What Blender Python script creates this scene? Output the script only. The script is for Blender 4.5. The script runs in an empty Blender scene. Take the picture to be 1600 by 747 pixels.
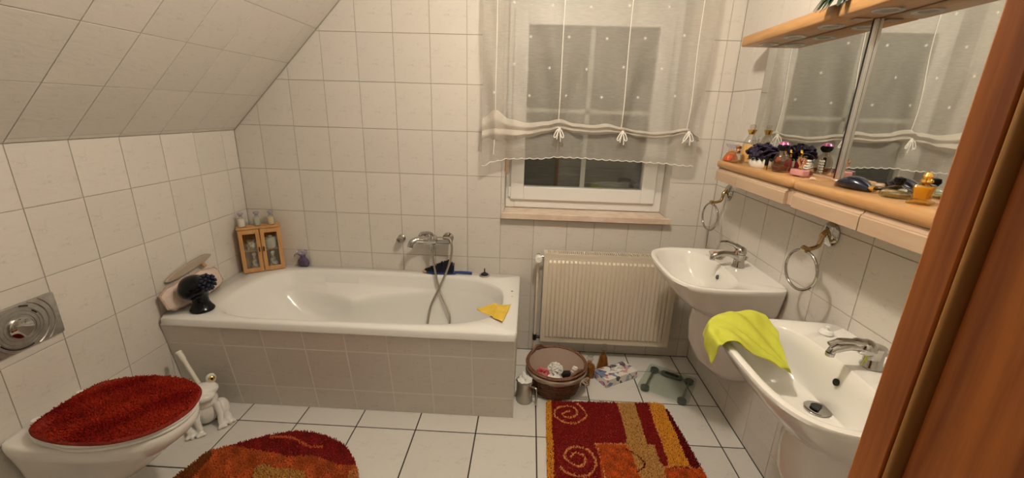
import bpy, math, random
from mathutils import Vector, Matrix, Euler
random.seed(7)
PI = math.pi
scene = bpy.context.scene
COL = scene.collection

# ------------------------------------------------------------------ camera
CAM = Vector((1.7149, -2.4221, 1.4919)); FPX = 651.8151
YAW, PITCH, ROLL = -0.0353, -0.2959, 0.03
_f = Vector((math.sin(YAW)*math.cos(PITCH), math.cos(YAW)*math.cos(PITCH), math.sin(PITCH)))
_r0 = Vector((math.cos(YAW), -math.sin(YAW), 0)); _u0 = _r0.cross(_f)
_r = math.cos(ROLL)*_r0 + math.sin(ROLL)*_u0
_u = -math.sin(ROLL)*_r0 + math.cos(ROLL)*_u0
cam_data = bpy.data.cameras.new('camera'); cam = bpy.data.objects.new('camera', cam_data); COL.objects.link(cam)
cam_data.sensor_fit = 'HORIZONTAL'; cam_data.sensor_width = 36.0; cam_data.lens = FPX/1600*36.0
cam_data.clip_start = 0.01; cam_data.clip_end = 100
cam.matrix_world = Matrix(((_r.x, _u.x, -_f.x, CAM.x), (_r.y, _u.y, -_f.y, CAM.y), (_r.z, _u.z, -_f.z, CAM.z), (0, 0, 0, 1)))
scene.camera = cam

def at(px, py, axis, val):
    """point where the photograph's pixel meets the plane axis = val"""
    d = _f + (px-800)/FPX*_r - (py-373.5)/FPX*_u
    i = 'xyz'.index(axis); t = (val-CAM[i])/d[i]
    return CAM + d*t

# ------------------------------------------------------------------ world, light, exposure
world = bpy.data.worlds.new('world'); scene.world = world; world.use_nodes = True
world.node_tree.nodes['Background'].inputs[0].default_value = (1.0, 0.86, 0.68, 1)
world.node_tree.nodes['Background'].inputs[1].default_value = 0.04
vs = scene.view_settings
vs.view_transform = 'Standard'; vs.look = 'None'; vs.gamma = 1.0; vs.exposure = 0.0; vs.use_curve_mapping = False
LAMP = Vector((1.86, -1.20, 2.31)); LAMP_POWER = 53.0; LAMP_COLOR = (1.0, 0.885, 0.73)

# ------------------------------------------------------------------ materials
MATS = {}
def nd(nt, t, **kw):
    n = nt.nodes.new(t)
    for k, v in kw.items(): setattr(n, k, v)
    return n
def mat(name, color=(.8, .8, .8), rough=.5, metal=0.0, spec=.5, trans=0.0, ior=1.45, bump=None, vary=None, emit=None, alpha=1.0, sheen=0, coat=0, attr=None):
    """plain procedural material; bump=(scale, strength, dist); vary=(scale, colour2, contrast)"""
    if name in MATS: return MATS[name]
    m = bpy.data.materials.new(name); m.use_nodes = True; MATS[name] = m
    nt = m.node_tree; b = nt.nodes['Principled BSDF']; L = nt.links.new
    b.inputs['Base Color'].default_value = (*color, 1); b.inputs['Roughness'].default_value = rough
    b.inputs['Metallic'].default_value = metal; b.inputs['Specular IOR Level'].default_value = spec
    b.inputs['Transmission Weight'].default_value = trans; b.inputs['IOR'].default_value = ior
    b.inputs['Alpha'].default_value = alpha; b.inputs['Sheen Weight'].default_value = sheen; b.inputs['Coat Weight'].default_value = coat
    if emit: b.inputs['Emission Color'].default_value = (*emit[0], 1); b.inputs['Emission Strength'].default_value = emit[1]
    if attr:
        a = nd(nt, 'ShaderNodeAttribute', attribute_name=attr); L(a.outputs['Color'], b.inputs['Base Color'])
    if bump or vary: tc = nd(nt, 'ShaderNodeTexCoord')
    if vary:
        n = nd(nt, 'ShaderNodeTexNoise'); n.inputs['Scale'].default_value = vary[0]; n.inputs['Detail'].default_value = 5
        L(tc.outputs['Object'], n.inputs['Vector'])
        r = nd(nt, 'ShaderNodeValToRGB'); c = vary[2] if len(vary) > 2 else .2
        r.color_ramp.elements[0].position = .5-c; r.color_ramp.elements[1].position = .5+c
        r.color_ramp.elements[0].color = (*color, 1); r.color_ramp.elements[1].color = (*vary[1], 1)
        L(n.outputs['Fac'], r.inputs['Fac']); L(r.outputs['Color'], b.inputs['Base Color'])
    if bump:
        n = nd(nt, 'ShaderNodeTexNoise'); n.inputs['Scale'].default_value = bump[0]; n.inputs['Detail'].default_value = 3
        L(tc.outputs['Object'], n.inputs['Vector'])
        k = nd(nt, 'ShaderNodeBump'); k.inputs['Strength'].default_value = bump[1]; k.inputs['Distance'].default_value = bump[2]
        L(n.outputs['Fac'], k.inputs['Height']); L(k.outputs['Normal'], b.inputs['Normal'])
    return m

def mat_tile(name, base, vein, rough, relief):
    m = bpy.data.materials.new(name); m.use_nodes = True; MATS[name] = m
    nt = m.node_tree; b = nt.nodes['Principled BSDF']; L = nt.links.new
    tc = nd(nt, 'ShaderNodeTexCoord'); oi = nd(nt, 'ShaderNodeObjectInfo')
    mp = nd(nt, 'ShaderNodeMapping'); mp.inputs['Rotation'].default_value = (0, 0, .5); mp.inputs['Scale'].default_value = (1, 2.2, 1)
    L(tc.outputs['Object'], mp.inputs['Vector'])
    w = nd(nt, 'ShaderNodeTexNoise'); w.inputs['Scale'].default_value = 9; w.inputs['Detail'].default_value = 6; w.inputs['Roughness'].default_value = .55
    w.inputs['Distortion'].default_value = 1.6
    L(mp.outputs['Vector'], w.inputs['Vector'])
    # thin veins where the noise crosses 0.5
    s = nd(nt, 'ShaderNodeMath', operation='SUBTRACT'); s.inputs[1].default_value = .5; L(w.outputs['Fac'], s.inputs[0])
    a = nd(nt, 'ShaderNodeMath', operation='ABSOLUTE'); L(s.outputs[0], a.inputs[0])
    r = nd(nt, 'ShaderNodeMapRange'); r.inputs['From Min'].default_value = 0; r.inputs['From Max'].default_value = .035
    r.inputs['To Min'].default_value = 1; r.inputs['To Max'].default_value = 0; L(a.outputs[0], r.inputs['Value'])
    n2 = nd(nt, 'ShaderNodeTexNoise'); n2.inputs['Scale'].default_value = 14; n2.inputs['Detail'].default_value = 2; L(tc.outputs['Object'], n2.inputs['Vector'])
    r2 = nd(nt, 'ShaderNodeMapRange'); r2.inputs['From Min'].default_value = .5; r2.inputs['From Max'].default_value = .66; L(n2.outputs['Fac'], r2.inputs['Value'])
    mu = nd(nt, 'ShaderNodeMath', operation='MULTIPLY'); L(r.outputs[0], mu.inputs[0]); L(r2.outputs[0], mu.inputs[1])
    mx = nd(nt, 'ShaderNodeMix', data_type='RGBA'); mx.inputs['A'].default_value = (*base, 1); mx.inputs['B'].default_value = (*vein, 1)
    L(mu.outputs[0], mx.inputs['Factor'])
    # slight tone change from piece to piece
    hv = nd(nt, 'ShaderNodeHueSaturation'); vr = nd(nt, 'ShaderNodeMapRange'); vr.inputs['To Min'].default_value = .97; vr.inputs['To Max'].default_value = 1.03
    L(oi.outputs['Random'], vr.inputs['Value']); L(vr.outputs[0], hv.inputs['Value']); L(mx.outputs['Result'], hv.inputs['Color'])
    L(hv.outputs['Color'], b.inputs['Base Color'])
    b.inputs['Roughness'].default_value = rough; b.inputs['Specular IOR Level'].default_value = .35
    k = nd(nt, 'ShaderNodeBump'); k.inputs['Strength'].default_value = relief; k.inputs['Distance'].default_value = .004
    L(w.outputs['Fac'], k.inputs['Height']); L(k.outputs['Normal'], b.inputs['Normal'])
    return m
mat_tile('wall_tile', (.665, .625, .57), (.56, .53, .485), .34, .42)
mat_tile('floor_tile', (.70, .68, .64), (.60, .59, .56), .30, .10)
mat('wall_grout', (.42, .37, .30), .9)
mat('panel_grout', (.76, .73, .67), .9)
mat('floor_grout', (.035, .028, .025), .9)
mat('plaster', (.62, .59, .53), .9)

def mat_wood(name, c1, c2, scale=(30, 30, 2), rough=.45, dist=3.0, bump=.1):
    m = bpy.data.materials.new(name); m.use_nodes = True; MATS[name] = m
    nt = m.node_tree; b = nt.nodes['Principled BSDF']; L = nt.links.new
    tc = nd(nt, 'ShaderNodeTexCoord'); mp = nd(nt, 'ShaderNodeMapping'); mp.inputs['Scale'].default_value = scale
    L(tc.outputs['Object'], mp.inputs['Vector'])
    n = nd(nt, 'ShaderNodeTexNoise'); n.inputs['Scale'].default_value = 1.6; n.inputs['Detail'].default_value = 8; n.inputs['Distortion'].default_value = dist*.25
    L(mp.outputs['Vector'], n.inputs['Vector'])
    n3 = nd(nt, 'ShaderNodeTexNoise'); n3.inputs['Scale'].default_value = 7; n3.inputs['Detail'].default_value = 4; L(mp.outputs['Vector'], n3.inputs['Vector'])
    ad = nd(nt, 'ShaderNodeMath', operation='MULTIPLY_ADD'); ad.inputs[1].default_value = .35; L(n3.outputs['Fac'], ad.inputs[0]); L(n.outputs['Fac'], ad.inputs[2])
    r = nd(nt, 'ShaderNodeValToRGB'); r.color_ramp.elements[0].position = .5; r.color_ramp.elements[1].position = .85
    r.color_ramp.elements[0].color = (*c1, 1); r.color_ramp.elements[1].color = (*c2, 1)
    L(ad.outputs[0], r.inputs['Fac']); L(r.outputs['Color'], b.inputs['Base Color'])
    b.inputs['Roughness'].default_value = rough
    k = nd(nt, 'ShaderNodeBump'); k.inputs['Strength'].default_value = bump; k.inputs['Distance'].default_value = .002
    L(ad.outputs[0], k.inputs['Height']); L(k.outputs['Normal'], b.inputs['Normal'])
    return m
mat_wood('door_wood', (.27, .070, .010), (.58, .19, .032), scale=(26, 26, 1.3), rough=.42)
mat_wood('beech', (.44, .23, .085), (.52, .29, .12), scale=(30, 2.5, 30), rough=.35)
mat_wood('pale_beech', (.50, .345, .23), (.55, .40, .275), scale=(20, 3, 20), rough=.45, bump=.03)
mat_wood('box_wood', (.50, .25, .085), (.60, .33, .13), scale=(25, 25, 3), rough=.5)
mat_wood('wicker_wood', (.11, .047, .026), (.25, .115, .066), scale=(30, 30, 30), rough=.45)

mat('ceramic', (.82, .80, .755), .10, spec=.5, coat=.3)
mat('enamel', (.82, .815, .785), .12, spec=.5, coat=.3)
mat('pvc', (.80, .785, .75), .35)
mat('chrome', (.50, .49, .47), .06, metal=1)
mat('silver', (.80, .79, .76), .35, metal=1)
mat('brass', (.52, .38, .19), .16, metal=1)
mat('gold', (.85, .56, .16), .16, metal=1)
mat('satin_chrome', (.43, .42, .40), .30, metal=1, vary=(40, (.56, .55, .53), .15))
mat('steel', (.46, .42, .36), .30, metal=1, bump=(60, .05, .002))
mat('black_plastic', (.012, .012, .012), .35)
mat('black_gloss', (.004, .004, .006), .16, spec=.35)
mat('rad_enamel', (.76, .68, .55), .35)
mat('rad_dark', (.16, .13, .10), .6)
mat('red_plush', (.22, .012, .006), .95, sheen=0, vary=(14, (.30, .026, .010), .12), bump=(260, .9, .006))
mat('pile', rough=.95, attr='Col', spec=.1)
mat('yellow_cloth', (.66, .44, .045), .9, vary=(30, (.74, .52, .08), .2), bump=(300, .35, .002))
mat('lime_cloth', (.50, .52, .045), .9, vary=(30, (.57, .59, .075), .2), bump=(300, .35, .002))
mat('white_plastic', (.85, .84, .80), .3)
mat('cream_plastic', (.80, .77, .66), .35)
mat('blue_plastic', (.02, .045, .22), .3)
mat('bristle', (.012, .012, .022), .8, bump=(300, 1, .004))
mat('tan_wood', (.40, .25, .14), .5)
mat('marble', (.62, .47, .36), .18, vary=(16, (.72, .60, .49), .18), bump=(40, .05, .002))
mat('pillow_cloth', (.66, .52, .44), .8, vary=(25, (.70, .58, .50), .2), bump=(60, .3, .004))
mat('lining', (.46, .355, .295), .9, bump=(120, .3, .003))
mat('mirror', (.80, .82, .80), .015, metal=1)
mat('shutter', (.13, .13, .11), .6)
mat('cord', (.86, .83, .77), .8)
mat('tissue', (.85, .84, .80), .9)
mat('berry', (.012, .018, .05), .35)
mat('purple_cloth', (.07, .045, .085), .8, vary=(40, (.13, .09, .16), .2), bump=(80, .5, .004))
mat('flower', (.008, .004, .016), .7, vary=(60, (.022, .011, .045), .2))
mat('leaf', (.012, .035, .012), .5)
mat('seal', (.30, .135, .024), .5)
mat('amber_liquid', (.26, .125, .026), .1, vary=(20, (.33, .17, .04), .2))
mat('shell', (.72, .60, .50), .35, vary=(60, (.52, .33, .24), .15))
mat('navy', (.006, .009, .026), .15, coat=.4)
mat('soap', (.55, .10, .05), .4)
mat('red_cloth', (.42, .03, .04), .8, vary=(50, (.62, .20, .20), .12))
mat('glow', (1, .9, .75), .5)
def facing(nt, lo=.05, hi=.85):
    lw = nd(nt, 'ShaderNodeLayerWeight'); lw.inputs['Blend'].default_value = .5
    pw = nd(nt, 'ShaderNodeMath', operation='POWER'); pw.inputs[1].default_value = 4; nt.links.new(lw.outputs['Facing'], pw.inputs[0])
    ma = nd(nt, 'ShaderNodeMath', operation='MULTIPLY_ADD'); ma.inputs[1].default_value = hi; ma.inputs[2].default_value = lo; nt.links.new(pw.outputs[0], ma.inputs[0])
    return ma
def glassy(name, color, rough=.02, ior=1.45, density=None):
    m = bpy.data.materials.new(name); m.use_nodes = True; MATS[name] = m
    nt = m.node_tree; nt.nodes.clear(); L = nt.links.new
    o = nd(nt, 'ShaderNodeOutputMaterial'); t = nd(nt, 'ShaderNodeBsdfTransparent'); mx = nd(nt, 'ShaderNodeMixShader')
    t.inputs['Color'].default_value = (*color, 1)
    g = nd(nt, 'ShaderNodeBsdfGlossy'); g.inputs['Roughness'].default_value = .03
    fr = facing(nt)
    L(fr.outputs[0], mx.inputs[0]); L(t.outputs[0], mx.inputs[1]); L(g.outputs[0], mx.inputs[2]); L(mx.outputs[0], o.inputs['Surface'])
    return m
glassy('clear_glass', (.90, .89, .86))
glassy('amber_glass', (.88, .72, .46))
glassy('orange_glass', (.94, .62, .42))
glassy('gold_glass', (.94, .80, .42))
glassy('pink_glass', (.95, .78, .78))
glassy('smoke_glass', (.80, .74, .66))
glassy('green_glass', (.86, .92, .84))

def mat_mix(name, color, fac, rough=.9, gloss=False):
    """partly transparent sheet: fac = share that is covered"""
    m = bpy.data.materials.new(name); m.use_nodes = True; MATS[name] = m
    nt = m.node_tree; nt.nodes.clear(); L = nt.links.new
    o = nd(nt, 'ShaderNodeOutputMaterial'); t = nd(nt, 'ShaderNodeBsdfTransparent'); mx = nd(nt, 'ShaderNodeMixShader')
    if gloss:
        d = nd(nt, 'ShaderNodeBsdfGlossy'); d.inputs['Roughness'].default_value = rough; d.inputs['Color'].default_value = (*color, 1); src = d.outputs[0]
        t.inputs['Color'].default_value = (.88, .90, .88, 1)
        fr = facing(nt)
        ml = nd(nt, 'ShaderNodeMath', operation='MULTIPLY'); ml.inputs[1].default_value = fac; L(fr.outputs[0], ml.inputs[0]); L(ml.outputs[0], mx.inputs[0])
    else:
        d1 = nd(nt, 'ShaderNodeBsdfDiffuse'); d1.inputs['Color'].default_value = (*color, 1)
        d2 = nd(nt, 'ShaderNodeBsdfTranslucent'); d2.inputs['Color'].default_value = (*color, 1)
        d = nd(nt, 'ShaderNodeMixShader'); d.inputs[0].default_value = .35; L(d1.outputs[0], d.inputs[1]); L(d2.outputs[0], d.inputs[2]); src = d.outputs[0]
        tc = nd(nt, 'ShaderNodeTexCoord'); wv = nd(nt, 'ShaderNodeTexNoise'); wv.inputs['Scale'].default_value = 90
        mp = nd(nt, 'ShaderNodeMapping'); mp.inputs['Scale'].default_value = (.25, 1, 2); L(tc.outputs['Object'], mp.inputs['Vector']); L(mp.outputs['Vector'], wv.inputs['Vector'])
        mr = nd(nt, 'ShaderNodeMapRange'); mr.inputs['To Min'].default_value = fac-.10; mr.inputs['To Max'].default_value = fac+.10
        L(wv.outputs['Fac'], mr.inputs['Value']); L(mr.outputs[0], mx.inputs[0])
    L(t.outputs[0], mx.inputs[1]); L(src, mx.inputs[2]); L(mx.outputs[0], o.inputs['Surface'])
    return m
mat_mix('voile', (.60, .565, .505), .52)
mat_mix('voile_fold', (.74, .69, .62), .84)
mat_mix('organza', (.55, .50, .62), .6)
mat_mix('window_glass', (1, 1, 1), 1.6, .01, gloss=True)

def mat_print():
    """flat printed flowers on the tissue box"""
    m = bpy.data.materials.new('floral_print'); m.use_nodes = True; MATS['floral_print'] = m
    nt = m.node_tree; b = nt.nodes['Principled BSDF']; L = nt.links.new
    tc = nd(nt, 'ShaderNodeTexCoord')
    no = nd(nt, 'ShaderNodeTexNoise'); no.inputs['Scale'].default_value = 22; L(tc.outputs['Object'], no.inputs['Vector'])
    mxv = nd(nt, 'ShaderNodeVectorMath', operation='MULTIPLY_ADD'); mxv.inputs[1].default_value = (.05, .05, .05)
    L(no.outputs['Color'], mxv.inputs[0]); L(tc.outputs['Object'], mxv.inputs[2])
    v = nd(nt, 'ShaderNodeTexVoronoi'); v.inputs['Scale'].default_value = 42; L(mxv.outputs[0], v.inputs['Vector'])
    sp = nd(nt, 'ShaderNodeSeparateColor'); L(v.outputs['Color'], sp.inputs[0])
    r = nd(nt, 'ShaderNodeValToRGB'); r.color_ramp.interpolation = 'CONSTANT'
    cols = [(0, (.82, .80, .76)), (.34, (.60, .34, .36)), (.45, (.16, .25, .42)), (.55, (.80, .78, .74)), (.66, (.10, .09, .10)), (.75, (.30, .06, .14)), (.84, (.78, .74, .70)), (.93, (.45, .50, .58))]
    while len(r.color_ramp.elements) < len(cols): r.color_ramp.elements.new(1.0)
    for e, (p, c) in zip(r.color_ramp.elements, cols): e.position = p; e.color = (*c, 1)
    L(sp.outputs[0], r.inputs['Fac']); L(r.outputs['Color'], b.inputs['Base Color']); b.inputs['Roughness'].default_value = .45
mat_print()

# ------------------------------------------------------------------ mesh helpers
def V(*a): return Vector(a)
class MB:
    def __init__(s): s.v = []; s.f = []
    def add(s, vs_, fs):
        o = len(s.v); s.v += [tuple(p) for p in vs_]; s.f += [tuple(i+o for i in f) for f in fs]; return s
    def box(s, x0, x1, y0, y1, z0, z1, M=None):
        p = [V(x, y, z) for z in (z0, z1) for y in (y0, y1) for x in (x0, x1)]
        if M: p = [M @ q for q in p]
        return s.add(p, [(0, 2, 3, 1), (4, 5, 7, 6), (0, 1, 5, 4), (2, 6, 7, 3), (0, 4, 6, 2), (1, 3, 7, 5)])
    def loft(s, rings, cap0=False, cap1=False, closed=True):
        n = len(rings[0]); vs_ = [p for r in rings for p in r]; fs = []
        for k in range(len(rings)-1):
            for i in range(n if closed else n-1):
                j = (i+1) % n; fs.append((k*n+i, k*n+j, (k+1)*n+j, (k+1)*n+i))
        if cap0: fs.append(tuple(reversed(range(n))))
        if cap1: fs.append(tuple((len(rings)-1)*n+i for i in range(n)))
        return s.add(vs_, fs)
    def lathe(s, prof, n=24, M=None, cap0=True, cap1=True, sx=1, sy=1):
        rings = []
        for r, z in prof:
            ring = [V(r*math.cos(2*PI*i/n)*sx, r*math.sin(2*PI*i/n)*sy, z) for i in range(n)]
            if M: ring = [M @ p for p in ring]
            rings.append(ring)
        return s.loft(rings, cap0, cap1)
    def tube(s, pts, r, n=10, closed=False, caps=True):
        pts = [Vector(p) for p in pts]; m = len(pts)
        rr = r if isinstance(r, (list, tuple)) else [r]*m
        rings = []; prev = None
        for i, p in enumerate(pts):
            if closed: t = pts[(i+1) % m]-pts[i-1]
            else: t = pts[min(i+1, m-1)]-pts[max(i-1, 0)]
            t.normalize()
            if prev is None:
                a = V(0, 0, 1) if abs(t.z) < .9 else V(1, 0, 0); x = t.cross(a).normalized()
            else:
                x = (prev - t*prev.dot(t))
                x = x.normalized() if x.length > 1e-6 else t.orthogonal().normalized()
            prev = x; y = t.cross(x)
            rings.append([p+(x*math.cos(2*PI*k/n)+y*math.sin(2*PI*k/n))*rr[i] for k in range(n)])
        if closed: rings.append(rings[0])
        return s.loft(rings, caps and not closed, caps and not closed)
    def sphere(s, c, r, n=16, m=10, M=None):
        c = Vector(c); r = Vector(r) if isinstance(r, (tuple, list, Vector)) else V(r, r, r)
        rings = []
        for k in range(1, m):
            a = PI*k/m
            ring = [V(r.x*math.sin(a)*math.cos(2*PI*i/n), r.y*math.sin(a)*math.sin(2*PI*i/n), -r.z*math.cos(a)) for i in range(n)]
            rings.append([(M @ p if M else p)+c for p in ring])
        o = len(s.v); s.loft(rings)
        top = V(0, 0, r.z); bot = V(0, 0, -r.z)
        if M: top = M @ top; bot = M @ bot
        s.v += [tuple(bot+c), tuple(top+c)]; b = len(s.v)-2
        for i in range(n):
            j = (i+1) % n
            s.f.append((o+j, o+i, b)); s.f.append((o+(m-2)*n+i, o+(m-2)*n+j, b+1))
        return s
    def prism(s, poly, z0, z1, M=None, ch=0.0):
        """extrude an outline (x, y) from z0 to z1, with an optional soft top and bottom edge"""
        def R(off, z):
            q = inset(poly, off) if off else poly
            q = [V(x, y, z) for x, y in q]
            return [M @ p for p in q] if M else q
        rings = [R(ch, z0), R(0, z0+ch), R(0, z1-ch), R(ch, z1)] if ch else [R(0, z0), R(0, z1)]
        return s.loft(rings, True, True)
    def build(s, name, m, parent=None, smooth=True, angle=40, bevel=0, sub=0, loc=None, rot=None, solid=0):
        me = bpy.data.meshes.new(name); me.from_pydata(s.v, [], s.f); me.update()
        return finish(me, name, m, parent, smooth, angle, bevel, sub, loc, rot, solid)
def finish(me, name, m, parent=None, smooth=True, angle=40, bevel=0, sub=0, loc=None, rot=None, solid=0):
    if m: me.materials.append(MATS[m] if isinstance(m, str) else m)
    if smooth and len(me.polygons):
        me.polygons.foreach_set('use_smooth', [True]*len(me.polygons)); me.set_sharp_from_angle(angle=math.radians(angle))
    o = bpy.data.objects.new(name, me); COL.objects.link(o)
    if parent: o.parent = parent
    if loc: o.location = loc
    if rot: o.rotation_euler = rot
    if solid: k = o.modifiers.new('solid', 'SOLIDIFY'); k.thickness = solid; k.offset = 0
    if bevel: k = o.modifiers.new('bevel', 'BEVEL'); k.width = bevel; k.segments = 2; k.limit_method = 'ANGLE'; k.angle_limit = math.radians(35)
    if sub: k = o.modifiers.new('sub', 'SUBSURF'); k.levels = sub; k.render_levels = sub
    return o
def remesh(o, size=.004, smooth=6):
    k = o.modifiers.new('remesh', 'REMESH'); k.mode = 'VOXEL'; k.voxel_size = size; k.use_smooth_shade = True
    k = o.modifiers.new('soft', 'SMOOTH'); k.iterations = smooth; k.factor = .5
    return o
def inset(poly, d):
    n = len(poly); out = []
    area = sum(poly[i][0]*poly[(i+1) % n][1]-poly[(i+1) % n][0]*poly[i][1] for i in range(n)); sg = 1 if area > 0 else -1
    for i in range(n):
        a, b, c = Vector(poly[i-1][:2]), Vector(poly[i][:2]), Vector(poly[(i+1) % n][:2])
        e1 = (b-a).normalized(); e2 = (c-b).normalized()
        n1 = V(-e1.y, e1.x)*sg; n2 = V(-e2.y, e2.x)*sg
        k = n1+n2
        if k.length < 1e-6: out.append(tuple(b+n1*d)); continue
        k = k/(1+n1.dot(n2)) if (1+n1.dot(n2)) > .15 else k*3
        out.append(tuple(b+k*d))
    return out
def spline(pts, n=8, closed=True):
    pts = [Vector(p) for p in pts]; m = len(pts); out = []
    for i in range(m if closed else m-1):
        if closed: p0, p1, p2, p3 = pts[i-1], pts[i], pts[(i+1) % m], pts[(i+2) % m]
        else: p0, p1, p2, p3 = pts[max(i-1, 0)], pts[i], pts[i+1], pts[min(i+2, m-1)]
        for k in range(n):
            t = k/n
            out.append(.5*((2*p1)+(-p0+p2)*t+(2*p0-5*p1+4*p2-p3)*t*t+(-p0+3*p1-3*p2+p3)*t**3))
    if not closed: out.append(pts[-1])
    return out
def circ(r, n=24, cx=0, cy=0, ry=None): return [(cx+r*math.cos(2*PI*i/n), cy+(ry or r)*math.sin(2*PI*i/n)) for i in range(n)]
def rrect(x0, x1, y0, y1, r, n=5):
    out = []
    for cx, cy, a0 in ((x1-r, y1-r, 0), (x0+r, y1-r, PI/2), (x0+r, y0+r, PI), (x1-r, y0+r, 1.5*PI)):
        for k in range(n+1): a = a0+PI/2*k/n; out.append((cx+r*math.cos(a), cy+r*math.sin(a)))
    return out
def basis(o, ux, uy, uz):
    return Matrix(((ux[0], uy[0], uz[0], o[0]), (ux[1], uy[1], uz[1], o[1]), (ux[2], uy[2], uz[2], o[2]), (0, 0, 0, 1)))
def thing(name, label, cat, loc=(0, 0, 0), rotz=0, group=None, kind=None):
    o = bpy.data.objects.new(name, None); COL.objects.link(o); o.empty_display_size = .05
    o.location = loc; o.rotation_euler = (0, 0, rotz)
    return tag(o, label, cat, group, kind)
def tag(o, label=None, cat=None, group=None, kind=None):
    if label: o['label'] = label
    if cat: o['category'] = cat
    if group: o['group'] = group
    if kind: o['kind'] = kind
    return o
def W(o):
    """the mesh was built in room coordinates: cancel its (unrotated) thing's offset"""
    o.location = -o.parent.location; return o
def copy_tree(o, parent=None):
    c = o.copy(); COL.objects.link(c); c.parent = parent
    for ch in list(o.children): copy_tree(ch, c)
    return c

# ------------------------------------------------------------------ tiles
def clip(poly, a, b, c):
    """keep the part of the outline where a*x + b*y <= c"""
    out = []
    for i in range(len(poly)):
        p, q = poly[i], poly[(i+1) % len(poly)]; dp = a*p[0]+b*p[1]-c; dq = a*q[0]+b*q[1]-c
        if dp <= 0: out.append(p)
        if (dp < 0 < dq) or (dq < 0 < dp):
            t = dp/(dp-dq); out.append((p[0]+(q[0]-p[0])*t, p[1]+(q[1]-p[1])*t))
    return out
TILES = {}
def tile(poly, F, parent, m, gap=.0028, th=.003, ch=.0009):
    """one tile: outline (u, v) on the plane F; th = how far it stands proud of the bed"""
    xs = [p[0] for p in poly]; ys = [p[1] for p in poly]
    if max(xs)-min(xs) < .012 or max(ys)-min(ys) < .012: return
    cx, cy = (min(xs)+max(xs))/2, (min(ys)+max(ys))/2
    loc = [(round(x-cx, 4), round(y-cy, 4)) for x, y in poly]
    key = (m, tuple(loc), gap, th)
    if key not in TILES:
        a = inset(loc, gap/2); b = inset(a, ch); n = len(a); mb = MB()
        mb.loft([[V(x, y, -th) for x, y in a], [V(x, y, -ch*.8) for x, y in a], [V(x, y, 0) for x, y in b]], cap1=True)
        me = bpy.data.meshes.new('tile'); me.from_pydata(mb.v, [], mb.f); me.materials.append(MATS[m]); TILES[key] = me
    o = bpy.data.objects.new('tile', TILES[key]); COL.objects.link(o); o.parent = parent
    o.matrix_basis = F @ Matrix.Translation((cx, cy, 0))
def grid(F, us, vs_, parent, m, clips=(), hole=None, gap=.0028):
    for i in range(len(us)-1):
        for j in range(len(vs_)-1):
            rects = [(us[i], us[i+1], vs_[j], vs_[j+1])]
            if hole:
                h = hole; u0, u1, v0, v1 = rects[0]
                if u0 < h[1] and u1 > h[0] and v0 < h[3] and v1 > h[2]:
                    rects = []
                    if u0 < h[0]-.004: rects.append((u0, h[0], v0, v1))
                    if u1 > h[1]+.004: rects.append((h[1], u1, v0, v1))
                    a, b = max(u0, h[0]), min(u1, h[1])
                    if v0 < h[2]-.004: rects.append((a, b, v0, h[2]))
                    if v1 > h[3]+.004: rects.append((a, b, h[3], v1))
            for u0, u1, v0, v1 in rects:
                poly = [(u0, v0), (u1, v0), (u1, v1), (u0, v1)]
                for c in clips:
                    poly = clip(poly, *c)
                    if len(poly) < 3: break
                if len(poly) >= 3: tile(poly, F, parent, m, gap)
def lines(a, step, lo, hi):
    k = math.ceil((lo-a)/step+.02); out = [lo]
    while a+k*step < hi-.004: out.append(a+k*step); k += 1
    return out+[hi]

# ------------------------------------------------------------------ the room
RX = 2.79; YF = -2.12; ZC = 2.42; KNEE = 1.345; BED = .003; T = .12
ZL = lines(.8776, .25, 0, ZC)
WIN = (1.573, 2.53, .925, 2.12)          # window opening
floor = MB().box(-T, RX+T, -3.4, T+.1, -.12, -BED).build('floor', 'floor_grout', smooth=False); tag(floor, kind='structure')
F_floor = basis((0, 0, 0), (1, 0, 0), (0, 1, 0), (0, 0, 1))
grid(F_floor, lines(.3351, .2933, 0, RX), lines(-.7736, .2933, -2.12, 0), floor, 'floor_tile', gap=.0062)

wb = MB()
wb.box(-T, WIN[0], BED, T+.1, 0, ZC).box(WIN[1], RX+T, BED, T+.1, 0, ZC).box(WIN[0], WIN[1], BED, T+.1, 0, WIN[2]-.04).box(WIN[0], WIN[1], BED, T+.1, WIN[3], ZC)
wall_back = wb.build('wall_back', 'wall_grout', smooth=False); tag(wall_back, kind='structure')
F_back = basis((0, 0, 0), (1, 0, 0), (0, 0, 1), (0, -1, 0))
us = [0]+[.1572+.2*k for k in range(10)]+[2.7188-.2*k for k in (3, 2, 1, 0)]+[RX]
grid(F_back, us, ZL, wall_back, 'wall_tile', clips=[(-1, 1, KNEE-.004)], hole=WIN)

wall_left = MB().box(-T, -BED, -3.4, 0, 0, KNEE).build('wall_left', 'wall_grout', smooth=False); tag(wall_left, kind='structure')
F_left = basis((0, 0, 0), (0, 1, 0), (0, 0, 1), (1, 0, 0))
grid(F_left, lines(-.3066, .2, YF, 0), [z for z in ZL if z < KNEE]+[KNEE], wall_left, 'wall_tile')

wall_right = MB().box(RX+BED, RX+T, -3.4, 0, 0, ZC).build('wall_right', 'wall_grout', smooth=False); tag(wall_right, kind='structure')
F_right = basis((RX, 0, 0), (0, -1, 0), (0, 0, 1), (-1, 0, 0))
grid(F_right, lines(1.14, .2, 0, -YF), ZL, wall_right, 'wall_tile')

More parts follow.
